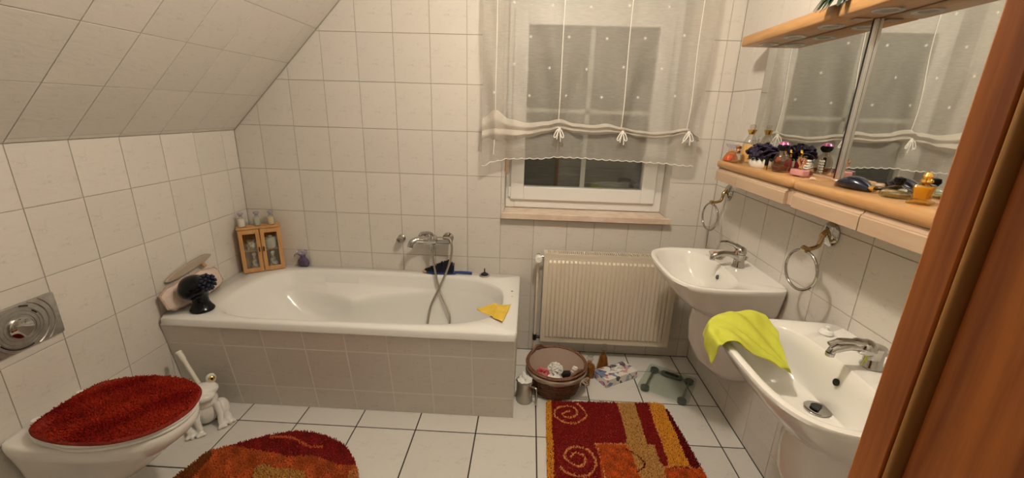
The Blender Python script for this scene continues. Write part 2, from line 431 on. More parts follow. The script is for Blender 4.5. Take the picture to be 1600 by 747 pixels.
# sloping roof side, tiled, then the flat ceiling
q = 1/math.sqrt(2); SL = (ZC-KNEE)*math.sqrt(2)
F_slope = basis((0, 0, KNEE), (0, -1, 0), (q, 0, q), (q, 0, -q))
sl = MB().box(0, 3.4, -.0, SL+.1, -.12, -BED, M=F_slope).build('ceiling_slope', 'wall_grout', smooth=False); tag(sl, kind='structure'); sl.name = 'wall_slope'
grid(F_slope, lines(.3066, .2, 0, -YF), lines(.27, .25, 0, SL), sl, 'wall_tile')
ceiling = MB().box(ZC-KNEE-.05, RX+T, -3.4, T, ZC, ZC+.1).build('ceiling', 'plaster', smooth=False); tag(ceiling, kind='structure')

# front wall with the doorway the photograph is taken through
DX0, DX1 = 1.06, 2.018
wf = MB().box(-T, DX0-.03, YF-.16, YF, 0, ZC).box(DX1+.03, RX+T, YF-.16, YF, 0, ZC).box(DX0-.03, DX1+.03, YF-.16, YF, 2.05, ZC)
tag(wf.build('wall_front', 'plaster', smooth=False), kind='structure')
tag(MB().box(-T+.13, RX, -3.395, -2.125, -BED+.0002, -.0005).build('floor_hall', 'door_wood', smooth=False), kind='structure')
hall = MB().box(-T, RX+T, -3.5, -3.4, 0, ZC).build('wall_hall', 'plaster', smooth=False); tag(hall, kind='structure')
door = thing('door_1', 'orange-brown wooden door frame with a tan rubber seal', 'door frame', (0, 0, 0), kind='structure')
for s, X in ((1, DX1), (-1, DX0)):
    a, b = sorted((X, X+s*.03)); MB().box(a, b, -2.133, -2.105, 0, 2.05).build('rebate_board', 'door_wood', door, bevel=.002)
    a, b = sorted((X+s*.004, X+s*.03)); MB().box(a, b, -2.36, -2.1335, 0, 2.05).build('jamb_lining', 'door_wood', door, bevel=.001)
    a, b = sorted((X+s*.0005, X+s*.075)); MB().box(a, b, -2.1195, -2.1055, 0, 2.11).build('casing', 'door_wood', door, bevel=.002) if 0 else None
    MB().tube([(X+s*.004, -2.1395, .0), (X+s*.004, -2.1395, 2.05)], .0062, 10).build('rubber_seal', 'seal', door)
MB().box(DX0-.03, DX1+.03, -2.36, -2.105, 2.05, 2.08).build('head_board', 'door_wood', door, bevel=.002)

# window
win = thing('window_1', 'white plastic window with closed roller shutter and stone sill', 'window', (0, 0, 0), kind='structure')
def framebox(x0, x1, z0, z1, w, y0, y1, name, m='pvc', wb=None):
    mb = MB(); wb = w if wb is None else wb
    mb.box(x0, x0+w, y0, y1, z0, z1).box(x1-w, x1, y0, y1, z0, z1).box(x0+w, x1-w, y0, y1, z0, z0+wb).box(x0+w, x1-w, y0, y1, z1-w, z1)
    return mb.build(name, m, win, smooth=False, bevel=.004)
framebox(WIN[0]+.004, WIN[1]-.004, .927, WIN[3]-.004, .055, .115, .18, 'frame')
MB().box(WIN[0]+.06, WIN[1]-.06, .12, .175, 2.02, 2.063).build('frame_head', 'pvc', win, smooth=False)
framebox(1.607, 2.477, .980, 2.03, .080, .095, .165, 'sash')
MB().box(1.68, 2.405, .128, .134, 1.055, 1.955).build('pane', 'window_glass', win, smooth=False)
MB().box(2.029, 2.056, .136, .146, 1.05, 1.96).build('muntin', 'pvc', win, smooth=False)
MB().box(1.68, 2.404, .136, .146, 1.493, 1.516).build('muntin', 'pvc', win, smooth=False)
MB().box(1.594, 1.6065, .098, .114, .995, 1.055).build('hinge', 'white_plastic', win, bevel=.002)
for i in range(25):
    z = .95+.044*i
    MB().loft([[V(x, .205+.006*math.cos(PI*k/6), z+.001+.041*k/6) for k in range(7)]+[V(x, .216, z+.042), V(x, .216, z+.001)] for x in (WIN[0]+.004, WIN[1]-.004)], True, True).build('shutter_slat', 'shutter', win, smooth=False)
rv = MB()    # plastered reveal
rv.box(WIN[0]-.001, WIN[0]+.003, .0, .22, WIN[2], WIN[3]).box(WIN[1]-.003, WIN[1]+.001, .0, .22, WIN[2], WIN[3]).box(WIN[0]+.003, WIN[1]-.003, .0, .22, WIN[3]-.003, WIN[3]+.001)
rv.build('reveal', 'plaster', win, smooth=False)
MB().prism([(1.565, -.042), (2.548, -.042), (2.528, -.002), (2.528, .2), (1.574, .2), (1.574, -.002), (1.565, -.002)], .888, .9245, ch=.003).build('sill', 'marble', win, angle=25)
MB().box(1.5765, 1.596, .012, .034, 1.145, 1.42).build('shutter_strap_guide', 'pale_beech', win, bevel=.003)
# ceiling lamp (above the frame): the room's light
lamp = thing('ceiling_lamp', 'round white glass globe lamp under the ceiling', 'lamp', (LAMP.x, LAMP.y, ZC))
MB().lathe([(.001, 0), (.06, 0), (.06, -.02), (.03, -.03), (.012, -.035), (.012, -.048), (.001, -.048)]).build('ceiling_rose', 'white_plastic', lamp, loc=(0, 0, -.0005))
gm = bpy.data.materials.new('lamp_globe'); gm.use_nodes = True; MATS['lamp_globe'] = gm
_b = gm.node_tree.nodes['Principled BSDF']; _b.inputs['Emission Color'].default_value = (*LAMP_COLOR, 1)
LR = .06
_b.inputs['Emission Strength'].default_value = LAMP_POWER/(4*PI*LR*LR*PI); _b.inputs['Base Color'].default_value = (.9, .88, .8, 1)
MB().sphere((0, 0, 0), LR, 24, 16).build('globe', 'lamp_globe', lamp, loc=(0, 0, LAMP.z-ZC))

# ------------------------------------------------------------------ bathtub
RIM = .525
tub = thing('bathtub', 'white built-in bathtub with a tiled front panel under the sloping ceiling', 'bathtub', (.845, -.37, 0))
def polar(poly, c, n):
    """radius of an outline (convex enough) seen from c in n directions"""
    out = []; m = len(poly)
    for i in range(n):
        a = 2*PI*i/n; d = (math.cos(a), math.sin(a)); best = 0
        for k in range(m):
            x1, y1 = poly[k][0]-c[0], poly[k][1]-c[1]; x2, y2 = poly[(k+1) % m][0]-c[0], poly[(k+1) % m][1]-c[1]
            ex, ey = x2-x1, y2-y1; den = d[0]*ey-d[1]*ex
            if abs(den) < 1e-12: continue
            t = (x1*ey-y1*ex)/den; s = (x1*d[1]-y1*d[0])/den
            if t > 0 and -1e-9 <= s <= 1+1e-9: best = max(best, t)
        out.append((c[0]+d[0]*best, c[1]+d[1]*best))
    return out
def build_tub():
    N = 220; c = (.92, -.385)
    rect = polar(rrect(.004, 1.690, -.737, -.004, .022), c, N)
    recti = polar(rrect(.010, 1.684, -.731, -.010, .018), c, N)
    O = polar([(p.x, p.y) for p in spline([(.215, -.61), (.165, -.42), (.185, -.21), (.30, -.095), (.62, -.075), (1.0, -.075), (1.38, -.095), (1.555, -.20), (1.605, -.36), (1.565, -.55), (1.40, -.655), (1.05, -.685), (.65, -.69), (.36, -.685)], 8)], c, N)
    B = polar([(p.x, p.y) for p in spline([(.80, -.50), (.74, -.385), (.80, -.27), (1.1, -.235), (1.38, -.26), (1.47, -.385), (1.38, -.51), (1.1, -.535)], 8)], c, N)
    def mixr(s, z, extra=0):
        r = []
        for (ox, oy), (bx, by) in zip(O, B):
            k = s
            if extra and oy > -.3 and ox < 1.3:
                sm = lambda q: (lambda t: t*t*(3-2*t))(max(0, min(1, q)))
                w = sm((oy+.34)/.24)*sm((1.32-ox)/.85)*sm((ox-.16)/.34); k = s+extra*w
            r.append(V(ox+(bx-ox)*k, oy+(by-oy)*k, z))
        return r
    rings = [[V(x, y, .486) for x, y in rect], [V(x, y, .516) for x, y in rect], [V(x, y, RIM) for x, y in recti],
             mixr(-.03, RIM), mixr(0, RIM-.003), mixr(.035, RIM-.018), mixr(.09, .455), mixr(.11, .440, .25), mixr(.125, .432, .50), mixr(.15, .420, .58), mixr(.18, .40, .60), mixr(.24, .36, .50), mixr(.33, .31, .36), mixr(.42, .27, .25), mixr(.62, .20, .1),
             mixr(.82, .155), mixr(.95, .14), mixr(1.0, .138)]
    mb = MB().loft(rings, cap1=True)
    return W(mb.build('tub_body', 'enamel', tub, angle=60))
build_tub()
PT = .1528
def py_(z): return -.6553-PT*z
panel = MB().loft([[V(.004, py_(z)+o, z) for z, o in ((0, .0008), (.487, .0008), (.487, .03), (0, .03))], [V(1.684, py_(z)+o, z) for z, o in ((0, .0008), (.487, .0008), (.487, .03), (0, .03))]], True, True)
panel.box(1.655, 1.684, -.655, -.01, 0, .485)
panel = W(panel.build('front_panel', 'panel_grout', tub, smooth=False))
nrm = V(0, -1, -PT).normalized(); upv = V(0, -PT, 1).normalized()
F_panel = basis((0, py_(0), 0), (1, 0, 0), upv, nrm)
sz = 1/upv.z
for i, (u0, u1) in enumerate(zip([.004]+[.2837+.2*k for k in range(7)], [.2837+.2*k for k in range(7)]+[1.684])):
    for v0, v1 in ((0, .1324*sz), (.1324*sz, .1324*sz+.25), (.1324*sz+.25, .486*sz)):
        tile([(u0, v0), (u1, v0), (u1, v1), (u0, v1)], F_panel, panel, 'wall_tile', gap=.0055)
W(MB().lathe([(.012, 0), (.022, 0), (.024, .003), (.018, .006), (.001, .006)], 20, M=basis((1.592, -.36, .43), (0, 1, 0), (0, 0, 1), (-1, 0, 0))).build('overflow_cap', 'chrome', tub))
W(MB().lathe([(.001, 0), (.028, 0), (.028, .004), (.02, .006), (.001, .005)], 20, M=Matrix.Translation((1.36, -.385, .1385))).build('drain', 'chrome', tub))
W(MB().sphere((1.648, -.262, RIM+.001), (.007, .007, .0022), 10, 6).build('screw_cap', 'tan_wood', tub))
W(MB().sphere((1.651, -.33, RIM+.001), (.005, .005, .0016), 10, 6).build('screw_cap', 'satin_chrome', tub))

# bath mixer with its hose
mix = thing('bath_mixer', 'chrome bath mixer tap on the wall with a looped shower hose', 'tap', (1.16, 0, .745))
zc = .745
mb = MB().tube([(1.075, -.065, zc), (1.255, -.065, zc+.004)], .021, 16)
mb.sphere((1.075, -.065, zc), .021, 16, 10).sphere((1.258, -.065, zc+.004), (.012, .0225, .0225), 16, 10)
W(mb.build('mixer_body', 'chrome', mix))
for x in (1.09, 1.24):
    W(MB().lathe([(.001, 0), (.034, 0), (.033, .008), (.02, .014), (.016, .05)], 20, M=basis((x, -.0005, zc), (1, 0, 0), (0, 0, 1), (0, -1, 0))).build('wall_rosette', 'chrome', mix))
W(MB().tube(spline([(1.10, -.07, zc), (1.07, -.085, zc+.004), (1.043, -.105, zc-.006), (1.034, -.115, zc-.034)], 5, False), [.019]*6+[.017]*10, 14).build('spout', 'chrome', mix))
mb = MB().lathe([(.001, -.004), (.027, -.002), (.029, .012), (.025, .03), (.012, .036), (.001, .037)], 20, M=basis((1.163, -.075, zc+.014), (1, 0, 0), (0, -.5, .866), (0, -.866, -.5)))
mb.sphere((1.163, -.075, zc+.01), (.028, .028, .03), 16, 10)
mb.tube(spline([(1.163, -.085, zc+.025), (1.158, -.092, zc+.048), (1.140, -.115, zc+.062), (1.118, -.135, zc+.064)], 5, False), [.012]*4+[.0095]*5+[.0075]*7, 12)
W(mb.build('lever', 'chrome', mix))
W(MB().lathe([(.001, .0), (.013, .0), (.013, .03), (.016, .032), (.016, .045), (.001, .046)], 16, M=basis((1.155, -.075, zc-.052), (1, 0, 0), (0, 1, 0), (0, 0, 1))).build('hose_outlet', 'chrome', mix))
pa = [at(674, 386, 'y', -.078), at(678, 412, 'y', -.088), at(685, 447, 'y', -.12), at(695, 473, 'y', -.15), at(703, 497, 'y', -.18)]
pb = [at(669, 500, 'y', -.20), at(674, 476, 'y', -.17), at(687, 449, 'y', -.145), at(700, 418, 'y', -.105), at(706, 392, 'y', -.085), at(703, 375, 'y', -.085), at(693, 372, 'y', -.082)]
low = [V(1.262, -.21, .20), V(1.20, -.23, .175), V(1.145, -.22, .20)]
hp = spline(pa+low+pb, 40, False)
hr = [.0068+.0009*math.sin(i*1.9) for i in range(len(hp))]
W(MB().tube(hp, hr, 8).build('shower_hose', 'steel', mix, angle=80))
hook = thing('wall_hook', 'small round chrome wall holder left of the bath mixer', 'hook', (.953, 0, .731))
mb = MB().lathe([(.001, 0), (.024, 0), (.024, .006), (.016, .012), (.013, .02)], 18, M=basis((0, -.0005, 0), (1, 0, 0), (0, 0, 1), (0, -1, 0)))
mb.build('rosette', 'chrome', hook)
MB().lathe([(.001, .018), (.014, .018), (.019, .03), (.021, .045), (.017, .055), (.008, .056), (.006, .045), (.001, .044)], 18, M=basis((0, -.0005, 0), (1, 0, 0), (0, 0, 1), (0, -1, 0))).build('knob', 'chrome', hook)

# ------------------------------------------------------------------ things on the bath rim
cp = Vector((at(381, 427, 'z', RIM)+at(444, 418, 'z', RIM))/2); ang = math.atan2(.118, .177)
mini = thing('display_cabinet', 'small wooden display cabinet with two glass doors in the bath corner', 'cabinet', (cp.x+.01, cp.y-.008, RIM+.0005), ang)
WD, HT, DP = .218, .268, .075
mb = MB().box(-WD/2, -WD/2+.009, 0, DP, 0, HT).box(WD/2-.009, WD/2, 0, DP, 0, HT).box(-WD/2+.009, WD/2-.009, .002, DP, 0, .009).box(-WD/2+.009, WD/2-.009, DP-.005, DP, .009, HT).box(-WD/2+.009, WD/2-.009, .004, DP-.005, .128, .134)
mb.build('case', 'box_wood', mini, smooth=False, bevel=.0015)
MB().box(-WD/2-.004, WD/2+.004, -.012, DP+.002, HT, HT+.01).build('top_board', 'box_wood', mini, smooth=False, bevel=.002)
for s in (-1, 1):
    x0, x1 = (-WD/2+.001, -.002) if s < 0 else (.002, WD/2-.001)
    d = MB().box(x0, x0+.02, -.011, -.001, .004, HT-.003).box(x1-.02, x1, -.011, -.001, .004, HT-.003).box(x0+.02, x1-.02, -.011, -.001, .004, .03).box(x0+.02, x1-.02, -.011, -.001, HT-.028, HT-.003).build('door', 'box_wood', mini, smooth=False, bevel=.0012)
    MB().box(x0+.018, x1-.018, -.007, -.0045, .028, HT-.026).build('glass_pane', 'window_glass', d, smooth=False)
    xh = -.011*1 if s < 0 else .011
    MB().box(xh-.003, xh+.003, -.019, -.0112, .13, .158).build('handle', 'black_plastic', d, bevel=.001)
def bottle(name, label, cat, loc, prof, m, capprof=None, capm='white_plastic', group=None, n=20, fill=None, fillm=None, rotz=0, sx=1, sy=1):
    t = thing(name, label, cat, loc, rotz, group)
    MB().lathe(prof, n, sx=sx, sy=sy).build('flask', m, t, angle=50)
    if capprof: MB().lathe(capprof, n).build('stopper', capm, t, angle=50)
    if fill: MB().lathe(fill, n, sx=sx, sy=sy).build('contents', fillm, t)
    return t
def on_mini(u, v, z): return V(mini.location.x, mini.location.y, RIM)+V(u*math.cos(ang)-v*math.sin(ang), u*math.sin(ang)+v*math.cos(ang), z+.0008)
for i, (u, tone, word, who) in enumerate(((-.082, 'tissue', 'white', 'left of the three'), (-.003, 'green_salt', 'greenish', 'middle one of the three'), (.068, 'cream_salt', 'cream', 'right of the three'))):
    if tone == 'green_salt': mat('green_salt', (.50, .55, .45), .7)
    if tone == 'cream_salt': mat('cream_salt', (.72, .64, .44), .7)
    bottle('bath_salt_bottle', f'small purple-capped glass bottle of {word} salt, {who} on the little cabinet', 'bottle', on_mini(u, .03, HT+.0105),
           [(.001, 0), (.019, 0), (.020, .004), (.0195, .042), (.012, .055), (.0095, .06), (.0095, .068), (.011, .07)], 'clear_glass',
           [(.001, .062), (.0085, .062), (.0088, .070), (.014, .073), (.0155, .083), (.001, .086)], 'organza', 'salt bottles on the little cabinet', fill=[(.001, .002), (.0175, .003), (.0175, .044), (.001, .045)], fillm=tone)
mat('cream_jar', (.74, .70, .58), .4)
mat('blossom_print', (.74, .70, .60), .5, vary=(55, (.32, .22, .14), .08))
jarp = [(.001, 0), (.024, 0), (.027, .006), (.027, .038), (.022, .046), (.024, .05), (.024, .056), (.001, .058)]
bottle('lidded_jar', 'round lidded jar on the upper left shelf inside the little cabinet', 'jar', on_mini(-.05, .034, .135), jarp, 'blossom_print', [(.001, .0582), (.012, .059), (.009, .068), (.001, .07)], 'clear_glass', 'jars in the little cabinet')
bottle('lidded_jar', 'cream round jar on the upper right shelf inside the little cabinet', 'jar', on_mini(.05, .034, .135), [(r*1.2, z*1.15) for r, z in jarp], 'cream_jar', [(.001, .067), (.014, .068), (.011, .078), (.001, .08)], 'cream_jar', 'jars in the little cabinet')
flask = [(.001, 0), (.021, 0), (.023, .006), (.021, .03), (.013, .056), (.008, .065), (.008, .074), (.011, .076)]
bottle('bath_oil_flask', 'slim flask with ball stopper on the lower left shelf in the little cabinet', 'bottle', on_mini(-.045, .032, .0095), flask, 'blossom_print', [(.001, .074), (.006, .074), (.006, .082), (.011, .088), (.0125, .096), (.009, .104), (.001, .107)], 'white_plastic', 'flasks in the little cabinet')
bottle('bath_oil_flask', 'slim flask with ball stopper on the lower right shelf in the little cabinet', 'bottle', on_mini(.052, .032, .0095), flask, 'blossom_print', [(.001, .074), (.006, .074), (.006, .082), (.011, .088), (.0125, .096), (.009, .104), (.001, .107)], 'white_plastic', 'flasks in the little cabinet')

# purple organza sachet
p = at(477, 415, 'z', RIM)
sach = thing('lavender_sachet', 'small purple organza sachet tied with ribbon on the back bath rim', 'sachet', (p.x, p.y-.016, RIM+.0005)); sach.scale = (1.2, 1.1, 1.12)
mb = MB().sphere((0, 0, .028), (.030, .018, .027), 16, 10).sphere((-.012, 0, .016), (.018, .016, .016), 12, 8).sphere((.014, 0, .018), (.018, .016, .018), 12, 8).sphere((0, 0, .055), (.013, .011, .02), 12, 8)
remesh(mb.build('pouch', 'purple_cloth', sach), .0035, 3)
N = 30; mb = MB()
mb.loft([[V((r*(1+.22*math.sin(5*2*PI*i/N)))*math.cos(2*PI*i/N), .7*r*(1+.22*math.sin(5*2*PI*i/N))*math.sin(2*PI*i/N), z) for i in range(N)] for r, z in ((.010, .066), (.013, .074), (.022, .086), (.026, .094))])
mb.build('ruffle', 'organza', sach)
MB().tube([V(.012*math.cos(a*.63), .010*math.sin(a*.63), .066) for a in range(10)], .0025, 6, closed=True).build('ribbon', 'purple_cloth', sach)
MB().tube(spline([(-.010, -.008, .067), (-.022, -.012, .078), (-.034, -.01, .072), (-.04, -.01, .06)], 5, False), .0022, 6).build('ribbon_tail', 'purple_cloth', sach)

# hair brush / dustpan brush
pl, prr = at(663, 425, 'z', RIM), at(739, 429, 'z', RIM)
br = thing('hand_brush', 'dark bristled hand brush with a blue handle behind the shower hose', 'brush', (pl.x, -.046, RIM+.0006), math.atan2(0, 1))
Lb = prr.x-pl.x
def slab(outl, z0, z1, ch): return MB().prism(outl, z0, z1, ch=ch)
slab([(p.x, p.y) for p in spline([(.0, 0), (.03, .017), (.10, .020), (.17, .016), (.20, .009), (.20, -.009), (.17, -.016), (.10, -.020), (.03, -.017)], 5)], .004, .018, .003).build('brush_back', 'blue_plastic', br)
MB().tube(spline([(.185, 0, .011), (.215, 0, .014), (.27, 0, .013), (Lb-.004, 0, .011)], 5, False), [.008]*6+[.009]*10, 10).build('handle', 'blue_plastic', br)
rng = random.Random(3); mb = MB()
for i in range(26):
    for j in range(6):
        x = .014+.168*i/25; y = (-.016+.032*j/5)*min(1, .35+i/8); h = .008+.060*min(1, i/20)*(1 if i < 22 else .75)+rng.uniform(-.004, .004)
        mb.tube([(x, y, .015), (x+rng.uniform(-.008, .006), y*1.05, .018+h)], [.0042, .0030], 5)
tag(mb.build('bristles', 'bristle', br), kind='stuff')
MB().sphere((.012, 0, .012), (.018, .018, .010), 12, 8).build('brush_tip', 'tan_wood', br)
# bath plug
p = at(757, 431, 'z', RIM)
plug = thing('bath_plug', 'black rubber bath plug standing on the back rim', 'plug', (p.x, p.y+.002, RIM+.0005))
MB().lathe([(.001, 0), (.033, 0), (.034, .003), (.030, .006), (.012, .007)], 24).build('metal_flange', 'satin_chrome', plug)
MB().lathe([(.001, .006), (.024, .0065), (.022, .013), (.012, .017), (.008, .022), (.004, .024), (.0035, .046), (.001, .047)], 20).build('rubber_stopper', 'black_plastic', plug)

def cloth(name, m, label, cat, surf, loc, n=28, thick=.0025, mask=None, extra=None):
    """surf(u, v) -> point, u and v from 0 to 1; built round loc"""
    loc = Vector(loc); vs_ = []; fs = []
    for j in range(n+1):
        for i in range(n+1): vs_.append(tuple(Vector(surf(i/n, j/n))-loc))
    for j in range(n):
        for i in range(n): a = j*(n+1)+i; fs.append((a, a+1, a+n+2, a+n+1))
    mb = MB(); mb.add(vs_, fs)
    o = mb.build(name, m, None, angle=80, loc=loc, solid=thick, sub=1)
    return tag(o, label, cat)
# yellow cloth lying over the inner edge of the bath
Q = [at(748, 493, 'z', RIM), at(771, 505, 'z', RIM), at(786, 506, 'z', RIM), at(799, 478, 'z', RIM), at(766, 480, 'z', RIM)]
c00, c10, c11, c01 = at(746, 486, 'z', RIM), at(785, 506, 'z', RIM), at(799, 477, 'z', RIM), at(764, 479, 'z', RIM)
def yc(u, v):
    p = (c00*(1-u)+c10*u)*(1-v)+(c01*(1-u)+c11*u)*v
    z = RIM+.006+.010*(.5+.5*math.sin(9*u+4*v))*(.35+.65*math.sin(PI*min(1, v+.15)))+.006*math.sin(13*v-3*u)*.5
    if u < .35: p = p+V(-.012*math.sin(9*v), .02*math.sin(PI*v)*(0.35-u), 0)
    if p.x < 1.57: z += -.018*min(1, (1.57-p.x)/.06)+.012
    return (p.x, p.y, max(z, RIM+.003))
cloth('cleaning_cloth', 'yellow_cloth', 'crumpled yellow cleaning cloth on the front right bath corner', 'cloth', yc, (1.60, -.55, RIM))

# black ornament with a beaded blue patch
p = at(312, 484, 'z', RIM)
orn = thing('black_ornament', 'glossy black knob-headed ornament with a blue beaded patch on the bath rim', 'ornament', (p.x+.016, p.y, RIM+.0006), .35)
mb = MB().lathe([(.001, 0), (.052, 0), (.055, .008), (.044, .022), (.034, .045), (.034, .07), (.042, .10), (.03, .13), (.001, .13)], 24)
mb.sphere((-.012, -.004, .128), (.066, .058, .055), 20, 14).sphere((.035, -.012, .145), (.040, .044, .042), 16, 12).sphere((-.03, -.01, .112), (.052, .05, .048), 16, 12)
remesh(mb.build('body', 'black_gloss', orn), .005, 8)
mb = MB(); rng = random.Random(5)
cB = V(.042, -.018, .148)
for i in range(60):
    y = 1-2*(i+.5)/60; r = math.sqrt(1-y*y); a = i*2.39996
    d = V(r*math.cos(a), r*math.sin(a), y)
    if d.dot(V(.75, -.62, .1)) > .15: mb.sphere(cB+V(d.x*.038, d.y*.042, d.z*.040), .0068, 8, 6)
mb.build('bead_patch', 'berry', orn)

# bath pillow leaning on the left wall, and a wooden brush behind it
pil = thing('bath_pillow', 'pale pink bath pillow leaning against the left wall on the bath rim', 'pillow', (.03, -.53, RIM+.010))
N = 30; rings = []
def pilpt(u, v, side):
    y = -.195+.36*u; z = .002+.118*v
    edge = min(1, 6*min(u, 1-u))**.5*min(1, 5*min(v, 1-v))**.5 if 0 < u < 1 and 0 < v < 1 else 0
    rc = 1-.50*(abs(2*u-1)**5)
    return V(.028-.026*v+side*.020*edge**.8+(.006 if side > 0 else 0)*edge, y, z*rc+(1-rc)*.055+.004*math.sin(21*u)*v)
for side in (1, -1):
    vs_ = [pilpt(i/N, j/12, side) for j in range(13) for i in range(N+1)]
    fs = [(j*(N+1)+i, j*(N+1)+i+1, (j+1)*(N+1)+i+1, (j+1)*(N+1)+i) for j in range(12) for i in range(N)]
    rings.append((vs_, fs if side > 0 else [tuple(reversed(f)) for f in fs]))
mb = MB(); [mb.add(*r) for r in rings]
mb.build('cushion', 'pillow_cloth', pil, angle=70)
edge = [pilpt(i/N, 0, 0) for i in range(N+1)]+[pilpt(1, j/12, 0) for j in range(1, 13)]+[pilpt(1-i/N, 1, 0) for i in range(1, N+1)]+[pilpt(0, 1-j/12, 0) for j in range(1, 12)]
MB().tube([p+V(0, 0, .003*math.sin(i*1.5)) for i, p in enumerate(edge)], .0052, 6, closed=True).build('scalloped_piping', 'tan_piping' if mat('tan_piping', (.50, .36, .28), .85) else None, pil)
bb = thing('bath_brush', 'flat wooden bath brush lying along the wall above the pillow', 'brush', (.018, -.50, RIM+.134))
a0, a1 = V(-.006, -.15, .010), V(-.006, .13, .045)
MB().prism([(p.x, p.y) for p in spline([(-.15, 0), (-.10, .018), (0, .024), (.10, .020), (.15, .0), (.10, -.016), (0, -.018), (-.10, -.014)], 5)], -.007, .007, ch=.002, M=basis((-.006, -.01, .030), (0, .99, .13), (0, -.13, .99), (1, 0, 0))).build('brush_board', 'tan_taupe' if mat('tan_taupe', (.42, .34, .27), .6) else None, bb)
MB().tube([(.006, .06, .024), (.018, .062, .006)], [.013, .010], 10).build('grip_knob', 'tan_wood', bb)

# ------------------------------------------------------------------ flush plate and toilet on the left wall
TY = -1.222
fp = thing('flush_plate', 'chrome flush plate with a round button on the left wall above the toilet', 'flush plate', (0, TY-.005, .742))
MB().prism(rrect(-.123, .123, -.080, .080, .008), 0, .011, ch=.003, M=basis((.0003, 0, 0), (0, 1, 0), (0, 0, 1), (1, 0, 0))).build('plate', 'satin_chrome', fp)
for r0 in (.046, .058, .068, .086, .104):
    mb = MB()
    pts = [V(.0115, r0*math.cos(a), r0*math.sin(a)) for a in [2*PI*i/72 for i in range(72)]]
    seg = [p for p in pts]
    if r0 < .078: mb.tube(seg, .0022, 6, closed=True)
    else:
        lim = math.asin(.077/r0)
        for s in (0, PI):
            MB().tube([V(.0115, r0*math.cos(a), r0*math.sin(a)) for a in [s-lim+2*lim*i/24 for i in range(25)]], .0022, 6).build('ring_ridge', 'satin_chrome', fp)
    if mb.v: mb.build('ring_ridge', 'satin_chrome', fp)
mb = MB()
for a0, a1, r0 in ((3.6, 5.0, .074), (2.6, 3.3, .074), (1.05, 1.4, .074), (3.9, 5.3, .096), (.5, .8, .062), (2.9, 3.25, .096)):
    lim = [a0+(a1-a0)*i/14 for i in range(15)]
    lim = [a for a in lim if abs(r0*math.sin(a)) < .076]
    if len(lim) > 2: MB().tube([V(.0112, r0*math.cos(a), r0*math.sin(a)) for a in lim], .0026, 6).build('groove', 'black_plastic', fp)
MB().lathe([(.001, 0), (.036, 0), (.036, .006), (.033, .008), (.001, .0075)], 32, M=basis((.0113, 0, 0), (0, 1, 0), (0, 0, 1), (1, 0, 0))).build('button', 'chrome', fp)

wc = thing('toilet', 'white wall-hung toilet with a red plush lid cover', 'toilet', (0, TY, .0))
def wcring(hw, front, z, back=.002, hb=None, n=48, ex=2.3):
    """outline seen from above: straight back at the wall, round front"""
    hb = hw if hb is None else hb; out = []
    cx = back+(front-back)*.42
    for i in range(n):
        t = 2*PI*i/n; c, s_ = math.cos(t), math.sin(t)
        if c >= 0: x = cx+(front-cx)*abs(c)**(2/ex); y = hw*math.copysign(abs(s_)**(2/ex), s_)
        else:
            k = abs(c)**(2/9); x = cx-(cx-back)*k; w = hw+(hb-hw)*((cx-x)/(cx-back))**1.5; y = w*math.copysign(abs(s_)**(2/9), s_)
        out.append(V(x, y, z))
    return out
mb = MB().loft([wcring(.060, .15, .105, hb=.10), wcring(.085, .22, .115, hb=.12), wcring(.10, .30, .16, hb=.135), wcring(.115, .37, .22, hb=.145), wcring(.135, .44, .285, hb=.155), wcring(.163, .50, .335, hb=.165), wcring(.174, .518, .36, hb=.172), wcring(.176, .522, .385, hb=.174), wcring(.172, .518, .395, hb=.170), wcring(.160, .50, .397, hb=.158)], True, True)
mb.build('bowl', 'ceramic', wc, angle=60)
mb = MB().loft([wcring(.172, .520, .399, .075, .13, ex=2.1), wcring(.177, .526, .402, .072, .135, ex=2.1), wcring(.178, .527, .410, .072, .135, ex=2.1), wcring(.174, .522, .414, .075, .13, ex=2.1)], True, True)
mb.build('seat', 'white_plastic', wc, angle=50)
mb = MB().loft([wcring(.176, .526, .4165, .072, .125, ex=2.1), wcring(.180, .531, .420, .07, .13, ex=2.1), wcring(.180, .531, .427, .07, .13, ex=2.1), wcring(.174, .522, .434, .075, .125, ex=2.1)], True, True)
lid = mb.build('lid', 'white_plastic', wc, angle=50)
for s in (-1, 1): MB().tube([(.05, s*.075, .397), (.05, s*.075, .428)], .014, 12).build('hinge', 'white_plastic', wc)
